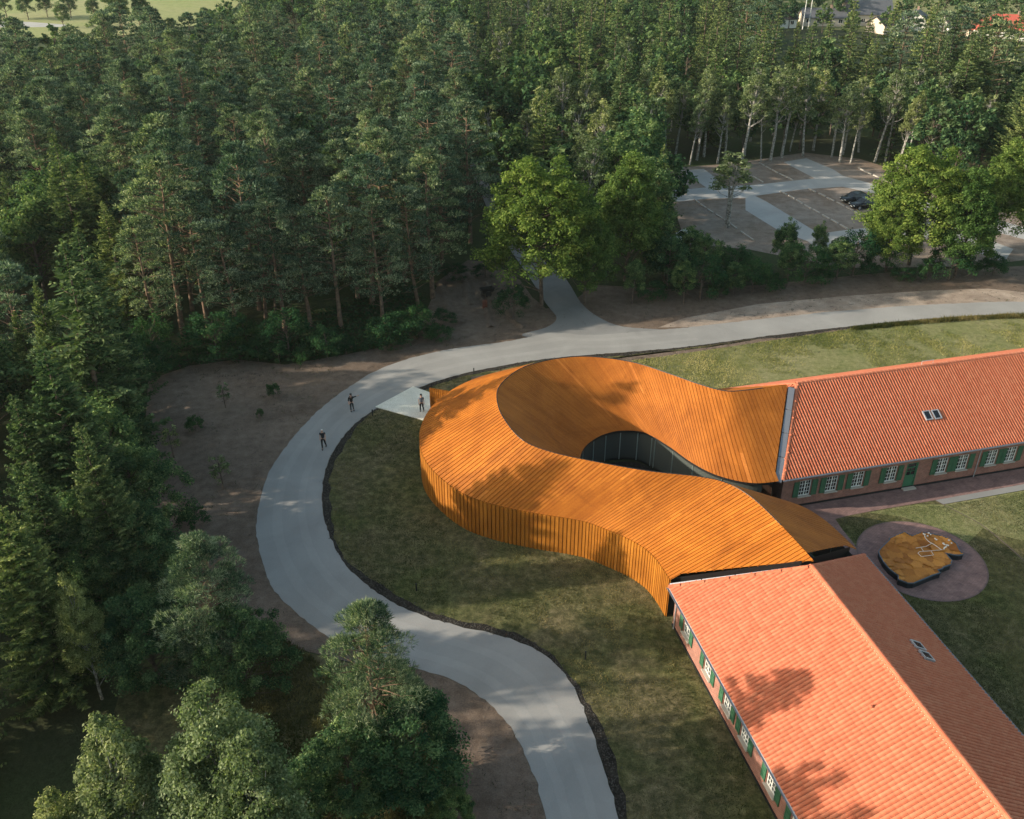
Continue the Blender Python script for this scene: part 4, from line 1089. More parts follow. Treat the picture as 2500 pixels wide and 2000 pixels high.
for x, y, u, v in pts:
    sp = species(u, v); h = random.uniform(*HT[sp])
    if u < 1000 and sp == 'pine': h *= .92
    if v < 150 and u < 480: h *= .8
    if u < 120 and v > 560: h = min(h, 13.5)
    elif u < 330 and v > 560: h = max(h, 13.5)
    inst.append((math.hypot(math.hypot(x, y), CAM_H)/h*(1 if -60 < u < 2210 else 3), x, y, u, v, sp, h))
inst.sort()
NIND = max(0, 294-ntree-27)
lab_of = {'pine': 'grey green pine', 'spruce': 'dark pointed spruce', 'broad': 'round leafy tree', 'birch': 'slim pale birch'}
def zone(u, v):
    return zone_(u, v)+(', front rows' if v > 520 else ', middle rows' if v > 300 else ', back rows')
def zone_(u, v):
    if u < 330: return 'at the left side'
    if u < 700: return 'above the bare soil'
    if u < 1010: return 'above the dug clearing'
    if u < 1400: return 'behind the lindens'
    if u < 1750: return 'behind the car park'
    return 'at the right side'
for q, x, y, u, v, sp, h in inst[:NIND]:
    vi = random.randrange(9); ps = KIND[sp][vi % len(KIND[sp])]
    H0 = {'pine': [17, 16, 18, 15, 17], 'spruce': [17, 15, 19], 'broad': [12, 10, 14, 9], 'birch': [12.5, 11.5, 13.5]}[sp][vi % len(KIND[sp])]
    tree(sp, vi, x, y, lab_of[sp]+' '+zone(u, v), 'tree', {'pine': 'pines', 'spruce': 'spruces', 'broad': 'leafy trees', 'birch': 'birches'}[sp]+' of the forest '+zone(u, v), s=h/H0)
# farther trees: one instanced wood
far = inst[NIND:]
LOD = {'pine': [pine(61, 17, 3.6, .2, 56, 13, 5, .55, .09, P_, M['pine_bark']), pine(62, 16, 3.3, .2, 54, 13, 5, .55, .09, P_, M['pine_bark'])],
       'spruce': [spruce(63, 17, 3.6, dz=.7, nb=7, step=.30, m=S_, bk=M['bark'], width=.09), spruce(64, 18, 3.9, dz=.7, nb=7, step=.30, m=S_, bk=M['bark'], width=.09)],
       'broad': [broadleaf(65, 12, 3.6, .14, 60, 42, .33, B_, M['bark']), broadleaf(66, 11, 3.4, .1, 54, 42, .33, B_, M['bark'])],
       'birch': [broadleaf(67, 12.5, 2.2, .35, 40, 40, .22, N_, M['birch_bark'], droop=.2, topness=.35)]}
lodcol = bpy.data.collections.new('far_tree_kinds'); index = {}; nm_i = 0
for sp in LOD:
    for k, ps in enumerate(LOD[sp]):
        bm = bmesh.new(); mats_ = []
        me = bpy.data.meshes.new('far_tree_kind')
        va = []; fa = []; mi = []; tn = []; off = 0
        for j, (n_, m_) in enumerate(ps):
            nv = len(m_.vertices); c = np.zeros(nv*3, np.float32); m_.vertices.foreach_get('co', c); va.append(c.reshape(-1, 3))
            for p in m_.polygons: fa.append(tuple(i+off for i in p.vertices)); mi.append(j)
            if 'tone' in m_.attributes:
                a_ = np.zeros(len(m_.polygons), np.float32); m_.attributes['tone'].data.foreach_get('value', a_); tn.append(a_)
            else: tn.append(np.full(len(m_.polygons), .5, np.float32))
            off += nv
        me = mesh_np('far_tree_kind', np.concatenate(va), np.array(fa), None, mats=[ps[0][1].materials[0], ps[1][1].materials[0]], matidx=mi, tone=np.concatenate(tn))
        o = bpy.data.objects.new('kind_%02d' % nm_i, me); lodcol.objects.link(o); index[(sp, k)] = nm_i; nm_i += 1
        bm.free()
# extra far belt filling up to the horizon side
me = bpy.data.meshes.new('far_wood'); me.vertices.add(len(far))
me.vertices.foreach_set('co', np.array([(x, y, -.03) for _, x, y, *_ in far], np.float32).ravel())
HL0 = {'pine': 17, 'spruce': 17.5, 'broad': 11.5, 'birch': 12.5}
def attr(nm, typ, vals):
    a = me.attributes.new(nm, typ, 'POINT'); a.data.foreach_set('value', vals)
attr('kind_index', 'INT', [index[(q[5], random.randrange(len(LOD[q[5]])))] for q in far])
attr('size', 'FLOAT', [q[6]/HL0[q[5]] for q in far]); attr('turn', 'FLOAT', [random.uniform(0, 6.28) for _ in far])
fo = put('far_wood', me); tag(fo, 'far forest of pines, spruces and leafy trees receding to the top of the photo', 'forest', kind='stuff')
ng = bpy.data.node_groups.new('far_wood_nodes', 'GeometryNodeTree')
ng.interface.new_socket('Geometry', in_out='INPUT', socket_type='NodeSocketGeometry'); ng.interface.new_socket('Geometry', in_out='OUTPUT', socket_type='NodeSocketGeometry')
N = ng.nodes; Lk = ng.links
gi = N.new('NodeGroupInput'); go = N.new('NodeGroupOutput'); ip = N.new('GeometryNodeInstanceOnPoints'); mp = N.new('GeometryNodeMeshToPoints')
ci_ = N.new('GeometryNodeCollectionInfo'); ci_.inputs['Collection'].default_value = lodcol; ci_.inputs['Separate Children'].default_value = True; ci_.inputs['Reset Children'].default_value = True
def na(nm, typ):
    a = N.new('GeometryNodeInputNamedAttribute'); a.data_type = typ; a.inputs['Name'].default_value = nm; return a.outputs['Attribute']
cx_ = N.new('ShaderNodeCombineXYZ'); Lk.new(na('turn', 'FLOAT'), cx_.inputs['Z'])
e2r = N.new('FunctionNodeEulerToRotation'); Lk.new(cx_.outputs[0], e2r.inputs[0])
Lk.new(gi.outputs[0], mp.inputs['Mesh']); Lk.new(mp.outputs[0], ip.inputs['Points']); Lk.new(ci_.outputs[0], ip.inputs['Instance'])
ip.inputs['Pick Instance'].default_value = True
Lk.new(na('kind_index', 'INT'), ip.inputs['Instance Index']); Lk.new(e2r.outputs[0], ip.inputs['Rotation']); Lk.new(na('size', 'FLOAT'), ip.inputs['Scale'])
Lk.new(ip.outputs[0], go.inputs[0])
md = fo.modifiers.new('scatter', 'NODES'); md.node_group = ng
print('individual trees', ntree+min(NIND, len(inst)), 'far', len(far))
#REST_BEGIN
# ------------------------------------------------------------------ relief model on its dark base
def Z6(pts): return [at(2080+x/5.989, 1240+y/5.989, .52) for x, y in pts]
rel = Z6([(420, 600), (490, 530), (560, 470), (550, 448), (660, 400), (770, 352), (850, 400), (880, 412), (1010, 362), (1100, 370), (1300, 410), (1440, 455), (1480, 490), (1520, 520), (1570, 620), (1622, 678), (1560, 690), (1470, 680), (1355, 655), (1400, 700), (1460, 770), (1440, 825), (1330, 865), (1320, 885), (1250, 905), (1290, 945), (1180, 980), (1050, 1035), (900, 1095), (820, 1096), (680, 1045), (680, 990), (600, 930), (540, 880), (460, 780), (415, 700), (395, 640)])
rc = np.mean(np.array(rel), axis=0)
rm = thing('relief_model', 'bronze coloured landscape relief on a dark low base standing on the round brick paving', 'relief model', (rc[0], rc[1], .036))
loc = [tuple(np.array(p)-rc) for p in rel]
def grow(P, d):
    P = np.array(P); n = len(P); out = []
    area = .5*sum(P[i][0]*P[(i+1) % n][1]-P[(i+1) % n][0]*P[i][1] for i in range(n)); sg = 1 if area > 0 else -1
    for i in range(n):
        a, b, c = P[i-1], P[i], P[(i+1) % n]; e1 = unit(b-a); e2 = unit(c-b)
        nn = unit(np.array([e1[1]+e2[1], -(e1[0]+e2[0])])+1e-9)*sg; out.append(tuple(b+nn*d))
    return out
MR = corten('relief_bronze', (.30, .105, .012), (.58, .25, .045), .35)
MRY = simple('relief_field', (.42, .24, .07), .4, .2)
M['base_steel'] = simple('base_steel', (.022, .03, .04), .45, .5)
mb = MB(); mb.prism(grow(loc, .02), .0, .40); mb.build('base', M['base_steel'], rm, fix=True)
bm = bmesh.new(); o2 = [bm.verts.new((*p, .50)) for p in grow(loc, .05)]; i2 = [bm.verts.new((*p, .50)) for p in grow(loc, -.01)]
o1 = [bm.verts.new((*p, .40)) for p in grow(loc, .05)]
n = len(loc)
for i in range(n):
    j = (i+1) % n; bm.faces.new((o2[i], o2[j], i2[j], i2[i])); bm.faces.new((o1[i], o1[j], o2[j], o2[i]))
bmesh.ops.recalc_face_normals(bm, faces=bm.faces)
me = bpy.data.meshes.new('rim'); bm.to_mesh(me); bm.free(); me.materials.append(simple('rim_steel', (.10, .15, .19), .4, .6)); put('rim', me, rm)
# terrain of low facets
xs = [p[0] for p in loc]; ys = [p[1] for p in loc]; g = .11
rg = np.random.default_rng(5)
cen = rg.uniform([min(xs), min(ys)], [max(xs), max(ys)], (110, 2)); hh = rg.uniform(0, .05, 110); tl = rg.random((110, 2))-.5; tn_ = rg.random(110)*.97
bm = bmesh.new(); lay = bm.faces.layers.float.new('tone')
nx, ny = int((max(xs)-min(xs))/g)+1, int((max(ys)-min(ys))/g)+1
ins = grow(loc, -.03)
for ix in range(nx):
    for iy in range(ny):
        x, y = min(xs)+ix*g, min(ys)+iy*g
        c = np.array([x+g/2, y+g/2])
        if not inpoly(c[0], c[1], ins): continue
        k = int(np.argmin(((cen-c)**2).sum(1))); v = []
        for a, b in ((0, 0), (1, 0), (1, 1), (0, 1)):
            q = np.array([x+a*g, y+b*g]); v.append(bm.verts.new((q[0], q[1], .47+hh[k]+float((q-cen[k])@tl[k])*.16)))
        f = bm.faces.new(v); f[lay] = float(tn_[k])
me = bpy.data.meshes.new('terrain'); bm.to_mesh(me); bm.free(); me.materials.append(MR); put('terrain', me, rm)
mb = MB(); mb.prism(grow(loc, -.005), .42, .455); mb.build('terrain_bed', MR, rm, fix=True)
def wline(pts, w=.020):
    P = [np.array(p)-rc for p in Z6(pts)]; mb = MB()
    for a, b in zip(P[:-1], P[1:]):
        d = b-a; L = np.linalg.norm(d); th = math.atan2(d[1], d[0]); c = (a+b)/2
        fr = lambda x, y, z, c=c, th=th: (c[0]+x*math.cos(th)-y*math.sin(th), c[1]+x*math.sin(th)+y*math.cos(th), z)
        mb.box((0, 0, .585), (L+.02, w, .02), 0, fr)
    mb.build('path_line', M['white'], rm)
wline([(1050, 405), (1070, 460), (1120, 510), (1200, 555), (1300, 625)], .035)
wline([(1160, 535), (1080, 580), (930, 605)]); wline([(1010, 600), (1040, 650)])
wline([(1320, 628), (1150, 645), (1190, 705), (1010, 728), (960, 680), (985, 655), (1150, 645)])
for x, y in [(1040, 400), (1060, 410), (1115, 390), (1145, 410), (1100, 430), (1210, 470), (1230, 485), (1330, 540), (1345, 555), (1410, 495), (1450, 535), (1400, 570), (1350, 600), (1370, 590), (1340, 620), (1380, 565)]:
    p = np.array(Z6([(x, y)])[0])-rc; mb = MB(); mb.box((p[0], p[1], .61), (random.uniform(.07, .14), .07, .07)); mb.build('model_house', M['white'], rm)

# ------------------------------------------------------------------ cars
def car(x, y, rz, paint, label, hatch=True):
    r = thing('parked_car', label, 'car', (x, y, .02), rz, 'cars left in the car park')
    L = 4.4 if not hatch else 4.2
    # side profile stations: x, belt half width, z bottom, z belt ; bonnet, cabin, boot
    st_ = [(-L/2, .62, .42, .62), (-L/2+.12, .78, .28, .72), (-L/2+.55, .86, .22, .80), (-.95, .89, .20, .90), (-.35, .90, .20, .93), (.6, .90, .20, .95), (1.35, .89, .22, .97), (L/2-.35, .84, .26, .95 if hatch else .90), (L/2-.08, .76, .34, .86), (L/2, .62, .44, .70)]
    V = []; F = []
    for X, w, zb, zt in st_:
        V += [(X, -w*.86, zb), (X, -w, (zb+zt)/2), (X, -w*.96, zt), (X, -w*.5, zt+.04), (X, w*.5, zt+.04), (X, w*.96, zt), (X, w, (zb+zt)/2), (X, w*.86, zb)]
    for i in range(len(st_)-1):
        for k in range(8): F.append((i*8+k, i*8+(k+1) % 8, (i+1)*8+(k+1) % 8, (i+1)*8+k))
    F += [tuple(range(8)), tuple(range((len(st_)-1)*8, len(st_)*8))]
    me = mesh_np('body', V, F, paint, smooth=True)
    bm = bmesh.new(); bm.from_mesh(me); bmesh.ops.recalc_face_normals(bm, faces=bm.faces); bm.to_mesh(me); bm.free()
    body = put('body', me, r)
    e = 1.95 if hatch else 1.35
    cab = [(-.98, .78, .93), (-.30, .62, 1.42), (.35, .62, 1.47), (e*.62, .60, 1.42 if hatch else 1.30), (e, .70, 1.0)]
    V = []; F = []
    for X, w, z in cab: V += [(X, -w, z), (X, w, z)]
    base = [(X, s*.80, .93) for X, w, z in cab for s in (-1, 1)]
    V2 = V+base; n = len(cab)
    F = [(2*i, 2*i+1, 2*i+3, 2*i+2) for i in range(n-1)]
    side = [(2*i, 2*i+2, 2*n+2*i+2, 2*n+2*i) for i in range(n-1)]+[(2*i+1, 2*i+3, 2*n+2*i+3, 2*n+2*i+1) for i in range(n-1)]
    me = mesh_np('windows', V2, F+side, M['glass']); put('windows', me, r)
    mb = MB(); mb.add([(-.34, -.60, 1.435), (-.34, .60, 1.435), (.35, .62, 1.485), (.35, -.62, 1.485), (e*.64, .59, 1.43 if hatch else 1.31), (e*.64, -.59, 1.43 if hatch else 1.31)], [(0, 1, 2, 3), (3, 2, 4, 5)])
    for s in (-1, 1):
        mb.tube([(-1.0, s*.79, .94), (-.32, s*.62, 1.43), (.35, s*.63, 1.475), (e*.64, s*.60, 1.43 if hatch else 1.31), (e, s*.71, 1.0)], .035, 4)
        mb.tube([(.35, s*.63, 1.46), (.45, s*.80, .95)], .035, 4)
    mb.build('roof', paint, r)
    for X in (-1.32, 1.30):
        for s in (-1, 1):
            mb = MB(); mb.tube([(X, s*.68, .32), (X, s*.90, .32)], .32, 14); w_ = mb.build('wheel', M['black'], r)
            mb = MB(); mb.tube([(X, s*.895, .32), (X, s*.915, .32)], .21, 10); mb.build('rim', M['zinc_lt'], w_)
    for s in (-1, 1):
        mb = MB(); mb.box((-L/2+.10, s*.58, .64), (.16, .30, .13)); mb.build('headlight', M['white'], r)
        mb = MB(); mb.box((L/2-.06, s*.58, .78), (.10, .26, .14)); mb.build('tail_light', RED, r)
        mb = MB(); mb.box((-.72, s*.98, .98), (.10, .18, .12)); mb.build('mirror', paint, r)
    mb = MB(); mb.box((-L/2+.0, 0, .46), (.05, .50, .11)); mb.build('number_plate', M['white'], r)
    mb = MB(); mb.box((-L/2+.02, 0, .60), (.06, .62, .09)); mb.build('grille', M['black'], r)
    return r
RED = simple('red_lens', (.35, .01, .01), .3)
BLK = simple('black_car_paint', (.008, .009, .011), .18, .2, .7)
GRN = simple('grey_green_car_paint', (.10, .14, .13), .25, .3)
ka, kb = np.array(Z5([(1238, 390)])[0]), np.array(Z5([(1380, 467)])[0]); kd = unit(kb-ka)
kn = np.array([-kd[1], kd[0]]); kn = kn if kn[0] > 0 else -kn
yaw = math.atan2(kn[1], kn[0])
for px, py, lab, ht, p in ((2049, 497, 'black hatchback parked behind the kerb stones, upper left of the pair', True, BLK), (2072, 511, 'black low car parked close beside the hatchback, lower right of the pair', False, BLK), (2157, 551, 'grey green car half hidden under the oak branches in the car park', True, GRN)):
    c = np.array(at(px, py))+kn*2.5
    car(c[0], c[1], yaw, p, lab, ht)
WHT = simple('white_car_paint', (.55, .58, .55), .3)
c = at(1672, 590); car(c[0], c[1], yaw+.3, WHT, 'pale car glimpsed between the tall linden and the hedge')

# ------------------------------------------------------------------ people
def skin(name, chains, m, parent, sub=1, ppl=None):
    """chains: list of lists of (x,y,z,r); chains share joints where coordinates are equal"""
    V = []; E_ = []; Rr = []; idx_ = {}
    for ch in chains:
        prev_ = None
        for x, y, z, r_ in ch:
            key = (round(x, 3), round(y, 3), round(z, 3))
            if key not in idx_: idx_[key] = len(V); V.append((x, y, z)); Rr.append(r_)
            k = idx_[key]
            if prev_ is not None and prev_ != k: E_.append((prev_, k))
            prev_ = k
    me = bpy.data.meshes.new(name); me.from_pydata(V, E_, []); me.materials.append(m)
    o = put(name, me, parent); a = o.modifiers.new('skin', 'SKIN'); a.use_smooth_shade = True
    sv = me.skin_vertices[0].data
    for i, r_ in enumerate(Rr): sv[i].radius = (r_, r_); sv[i].use_root = (i == 0)
    b = o.modifiers.new('sub', 'SUBSURF'); b.levels = sub; b.render_levels = sub
    return o
def mid(a, b, t=.5): return tuple(a[i]*(1-t)+b[i]*t for i in range(3))
def hand(wrist, dirn, side):
    """palm and five bent fingers"""
    w = Vector(wrist); d = Vector(dirn).normalized(); s = Vector(side).normalized(); out = []
    pc = w+d*.055
    for k, (o_, l) in enumerate(((-.027, .068), (-.009, .078), (.009, .074), (.027, .058))):
        a = w+d*.085+s*o_; b = a+d*l*.5; c = b+(d*.8+Vector((0, 0, -.2))).normalized()*l*.5
        out.append([(*w, .024), (*pc, .03), (*a, .011), (*b, .009), (*c, .007)])
    t0 = w+d*.035-s*.035; t1 = t0+(d-s*.6).normalized()*.04; out.append([(*w, .024), (*t0, .013), (*t1, .009)])
    return out
def person(x, y, rz, label, top, trousers, hair, pose, sleeves, cap=None, bag=None, hgt=1.0):
    r = thing('person', label, 'person', (x, y, .035), rz); r.scale = (hgt, hgt, hgt)
    hip = .93; sh = 1.45
    J = pose
    tor = [(0, 0, hip, .14), (0, .01, 1.08, .125), (0, .01, 1.25, .145), (0, 0, 1.40, .13), (0, 0, 1.50, .06), (0, -.015, 1.58, .055), (0, -.03, 1.66, .095), (0, -.025, 1.73, .09)]
    ch = [tor]
    arms = []; legs = []
    for s in (-1, 1):
        q = J['L' if s < 0 else 'R']; shd = (s*.19, 0, 1.42)
        el, wr = q['elbow'], q['wrist']
        arm = [(0, 0, 1.40, .13), (*shd, .062), (*mid(shd, el), .05), (*el, .042), (*mid(el, wr), .036), (*wr, .027)]
        ch.append(arm); arms.append(arm[1:5])
        dv = Vector(wr)-Vector(el); sd_ = dv.cross(Vector((0, 1, 0)) if abs(dv.normalized().y) < .8 else Vector((1, 0, 0)))
        for f in hand(wr, dv, sd_): ch.append(f)
        kn_, an = q['knee'], q['ankle']; hp = (s*.095, 0, .88)
        leg = [(0, 0, hip, .14), (*hp, .095), (*mid(hp, kn_), .078), (*kn_, .056), (*mid(kn_, an), .052), (*an, .036)]
        ch.append(leg+[(an[0], an[1]-.10, .045, .036), (an[0], an[1]-.19, .035, .028)]); legs.append(leg)
    body = skin('body', ch, SKN, r)
    skin('shirt', [[(0, 0, .90, .150), (0, .01, 1.08, .145), (0, .01, 1.25, .165), (0, 0, 1.40, .15), (0, 0, 1.475, .085)]]+[[(0, 0, 1.40, .15), (*a[0][:3], .078)]+[(*p[:3], p[3]+.014) for p in a[1:(4 if sleeves == 'long' else 2)]] for a in arms], top, r)
    skin('trousers', [[(0, 0, 1.0, .145), (0, 0, hip, .155)]]+[[(0, 0, hip, .155)]+[(*p[:3], p[3]+.016) for p in l_[1:]] for l_ in legs], trousers, r)
    for s in (-1, 1):
        an = J['L' if s < 0 else 'R']['ankle']
        mb = MB(); z0 = an[2]-.085
        mb.prism([(an[0]-.045, an[1]+.07), (an[0]+.045, an[1]+.07), (an[0]+.052, an[1]-.12), (an[0]+.03, an[1]-.215), (an[0]-.03, an[1]-.215), (an[0]-.052, an[1]-.12)], max(0, z0), max(0, z0)+.075); mb.build('shoe', M['black'], r)
    if cap is None: skin('hair', [[(0, .01, 1.70, .092), (0, .0, 1.755, .088)], [(0, .01, 1.70, .092), (0, .05, 1.64, .06)]], hair, r)
    else:
        skin('cap', [[(0, -.02, 1.735, .103), (0, -.02, 1.79, .08)]], cap, r)
    # face: eyes, nose, mouth, ears
    mb = MB()
    for s in (-1, 1): mb.box((s*.033, -.118, 1.675), (.022, .012, .012))
    mb.box((0, -.113, 1.61), (.045, .01, .010)); mb.build('eyes_and_mouth', M['black'], r)
    mb = MB(); mb.tube([(0, -.112, 1.675), (0, -.142, 1.64), (0, -.115, 1.63)], [.008, .015, .012], 5)
    for s in (-1, 1): mb.box((s*.092, -.01, 1.655), (.018, .035, .055))
    mb.build('nose_and_ears', SKN, r)
    if bag is not None:
        mb = MB(); mb.box((0, .20, 1.22), (.30, .16, .42)); mb.build('backpack', bag, r)
    return r
SKN = simple('skin', (.50, .30, .22), .6)
NAVY = simple('dark_navy_cloth', (.012, .016, .024), .8); BLC = simple('black_cloth', (.010, .011, .012), .85)
GREY = simple('grey_blue_cloth', (.12, .14, .17), .85); DKH = simple('dark_hair', (.02, .014, .01), .7); CHR = simple('charcoal_cloth', (.03, .034, .036), .85)
stand = {'L': dict(elbow=(-.225, .03, 1.13), wrist=(-.225, -.05, .88), knee=(-.12, -.02, .48), ankle=(-.14, .02, .085)), 'R': dict(elbow=(.23, .04, 1.13), wrist=(.24, -.03, .88), knee=(.13, -.02, .48), ankle=(.17, .03, .085))}
point = {'L': dict(elbow=(-.26, .05, 1.14), wrist=(-.24, -.10, .92), knee=(-.10, -.03, .48), ankle=(-.10, -.02, .085)), 'R': dict(elbow=(.40, -.10, 1.52), wrist=(.62, -.20, 1.64), knee=(.11, -.02, .48), ankle=(.16, .10, .085))}
walk = {'L': dict(elbow=(-.23, .08, 1.14), wrist=(-.23, -.03, .90), knee=(-.10, -.16, .50), ankle=(-.09, -.22, .085)), 'R': dict(elbow=(.23, -.03, 1.15), wrist=(.24, -.17, .93), knee=(.13, .02, .49), ankle=(.17, .26, .12))}
x, y = at(860, 1004); person(x, y, .25, 'person in black on the road pointing with one arm raised towards the museum', BLC, CHR, DKH, point, 'long', bag=BLC)
x, y = at(791, 1094); person(x, y, .1, 'person with white cap and dark clothes walking on the road bend', NAVY, BLC, DKH, walk, 'short', cap=M['white'], hgt=1.04)
x, y = at(1030, 1005); person(x, y, .15, 'person in grey shirt standing on the pale concrete forecourt', GREY, NAVY, DKH, stand, 'short')

# ------------------------------------------------------------------ posts, bins and the cart in the clearing
for px, py, lab in ((1017, 1443, 'thin dark post in the trench beside the lower road bend'), (1429, 1610, 'thin dark post on the lawn near the brick wing'), (910, 1016, 'thin dark post at the lower left corner of the concrete forecourt'), (1157, 914, 'thin dark post on the verge behind the museum roof')):
    x, y = at(px, py); mb = MB(); mb.tube([(0, 0, 0), (0, 0, .62)], .05, 8); mb.tube([(0, 0, .62), (0, 0, .68)], [.065, .06], 8)
    o = mb.build('marker_post', M['dark_metal'], None, (x, y, .0)); tag(o, lab, 'post', 'thin dark posts along the road')
x, y = at(1188, 722)
r = thing('site_cart', 'small dark two wheeled cart standing on the dug soil of the clearing', 'cart', (x, y, 0), .4)
for s in (-1, 1):
    mb = MB(); mb.tube([(0, s*.5, .4), (0, s*.62, .4)], .4, 14); mb.build('wheel', M['black'], r)
mb = MB(); mb.add([(-.6, -.4, .55), (.7, -.4, .55), (.7, .4, .55), (-.6, .4, .55), (-.75, -.48, .95), (.85, -.48, .95), (.85, .48, .95), (-.75, .48, .95)], [(0, 1, 2, 3), (0, 1, 5, 4), (1, 2, 6, 5), (2, 3, 7, 6), (3, 0, 4, 7)]); mb.build('tray', M['dark_metal'], r)
for s in (-1, 1):
    mb = MB(); mb.tube([(.6, s*.38, .6), (1.5, s*.34, .85)], .03, 5); mb.build('handle', M['dark_metal'], r)
mb = MB(); mb.tube([(-.6, 0, .55), (-.7, 0, .0)], .03, 5); mb.build('prop', M['dark_metal'], r)
x, y = at(1184, 752)
r = thing('rusty_barrel', 'rust brown barrel standing in the clearing near the dark cart', 'barrel', (x, y, 0))
mb = MB(); mb.tube([(0, 0, 0), (0, 0, .35), (0, 0, .36), (0, 0, .9)], [.29, .29, .29, .29], 16); mb.build('drum', simple('rusty_drum', (.16, .05, .025), .8), r)
for z in (.3, .6): mb = MB(); mb.tube([(0, 0, z-.02), (0, 0, z+.02)], .305, 16); mb.build('hoop', simple('drum_hoop', (.10, .03, .018), .8), r)
# ------------------------------------------------------------------ village houses and poles behind the forest
def house(px, py, w, dp, h, rh, rz, wall, roof, label, hip=False):
    x, y = at(px, py)
    r = thing('village_house', label, 'house', (x, y, 0), rz)
    holes_ = []
    for sgn in (-1, 1):
        fr = (lambda s, out, z, g=sgn: (s*-g if g > 0 else s, g*(dp/2+out), z))
        wins = [(c, 1.3, .95, 2.15) for c in np.linspace(-w/2+1.6, w/2-1.6, max(2, int(w/3.2)))]
        wall_with_holes('wall', r, fr, -w/2, w/2, h, wins, wall)
        for c, ww, z0, z1 in wins:
            mb = MB()
            for q in (-1, 1): mb.box((c+q*(ww/2-.04), -.05, (z0+z1)/2), (.08, .08, z1-z0), 0, fr)
            for z_ in (z0+.04, z1-.04): mb.box((c, -.05, z_), (ww-.16, .078, .08), 0, fr)
            mb.box((c, -.05, (z0+z1)/2), (.06, .07, z1-z0-.16), 0, fr)
            o_ = mb.build('window', M['white'], r); mb = MB(); mb.box((c, -.08, (z0+z1)/2), (ww-.02, .02, z1-z0-.02), 0, fr); mb.build('pane', M['glass'], o_)
    for sgn in (-1, 1):
        V = [(sgn*w/2, -dp/2, 0), (sgn*w/2, dp/2, 0), (sgn*w/2, dp/2, h)]+([] if hip else [(sgn*w/2, 0, h+rh)])+[(sgn*w/2, -dp/2, h)]
        put('wall', mesh_np('wall', V, [tuple(range(len(V)))], wall, uv=[(v[1], v[2]) for v in V]), r)
    ov = .45; k = dp/2 if hip else 0; zz_ = h-.15
    A = [(-w/2-ov, -dp/2-ov, zz_), (w/2+ov, -dp/2-ov, zz_), (w/2+ov, dp/2+ov, zz_), (-w/2-ov, dp/2+ov, zz_), (-w/2-(ov if not hip else -k), 0, h+rh+.1), (w/2+(ov if not hip else -k), 0, h+rh+.1)]
    F_ = [(0, 1, 5, 4), (2, 3, 4, 5)]+([(1, 2, 5), (3, 0, 4)] if hip else [])
    me = mesh_np('roof', A, F_, roof); o = put('roof', me, r); sm = o.modifiers.new('thick', 'SOLIDIFY'); sm.thickness = .18
    mb = MB(); mb.box((w*.18, 0, h+rh+.35), (.6, .6, 1.1)); mb.box((w*.18, 0, h+rh+.92), (.7, .7, .08)); mb.build('chimney', M['brick'], o)
    return r
RG = simple('grey_roof', (.10, .105, .12), .7); RD = simple('dark_roof', (.05, .05, .055), .7); RR = simple('red_roof', (.42, .09, .06), .7)
WP = simple('pale_render', (.62, .52, .42), .9); WW = simple('white_render', (.72, .71, .66), .9)
house(2108, 58, 14, 9, 3.4, 4.2, .0, WP, RG, 'house with pale walls and big grey roof beyond the forest at the upper right')
house(2160, 78, 9, 7, 2.6, 2.0, .5, WP, RD, 'low brown roofed house right of the big grey roofed house')
house(2232, 72, 10, 8, 2.8, 2.6, 1.2, WW, RD, 'white gabled house beyond the spruces at the upper right')
house(2345, 78, 12, 7, 2.7, 2.0, .1, WW, RD, 'white house with dark flat pitched roof between gable house and red roof')
house(2445, 92, 17, 11, 2.9, 3.4, -.25, WW, RR, 'house with red hipped roof near the upper right corner', hip=True)
house(2380, 90, 5, 4, 2.4, 1.0, -.1, WP, RR, 'small red roofed shed left of the red hipped house')
house(1885, 66, 12, 8, 2.8, 2.4, .3, WW, RD, 'dark roofed house hidden behind spruces at the top right of centre')
house(2005, 60, 13, 8, 2.6, 2.2, -.1, WP, RG, 'long grey roofed house behind the two white poles')
for px, py, h_ , lab in ((1959, 62, 9.5, 'white flag pole beyond the forest, left one of two'), (1973, 60, 10.5, 'white flag pole beyond the forest, right one of two')):
    x, y = at(px, py+10); r = thing('flag_pole', lab, 'pole', (x, y, 0)); mb = MB(); mb.tube([(0, 0, 0), (0, 0, h_)], [.16, .08], 8); mb.build('mast', M['white'], r)
    mb = MB(); mb.tube([(0, 0, h_), (0, 0, h_+.1), (0, 0, h_+.2)], [.08, .14, .04], 8); mb.build('finial', M['white'], r)
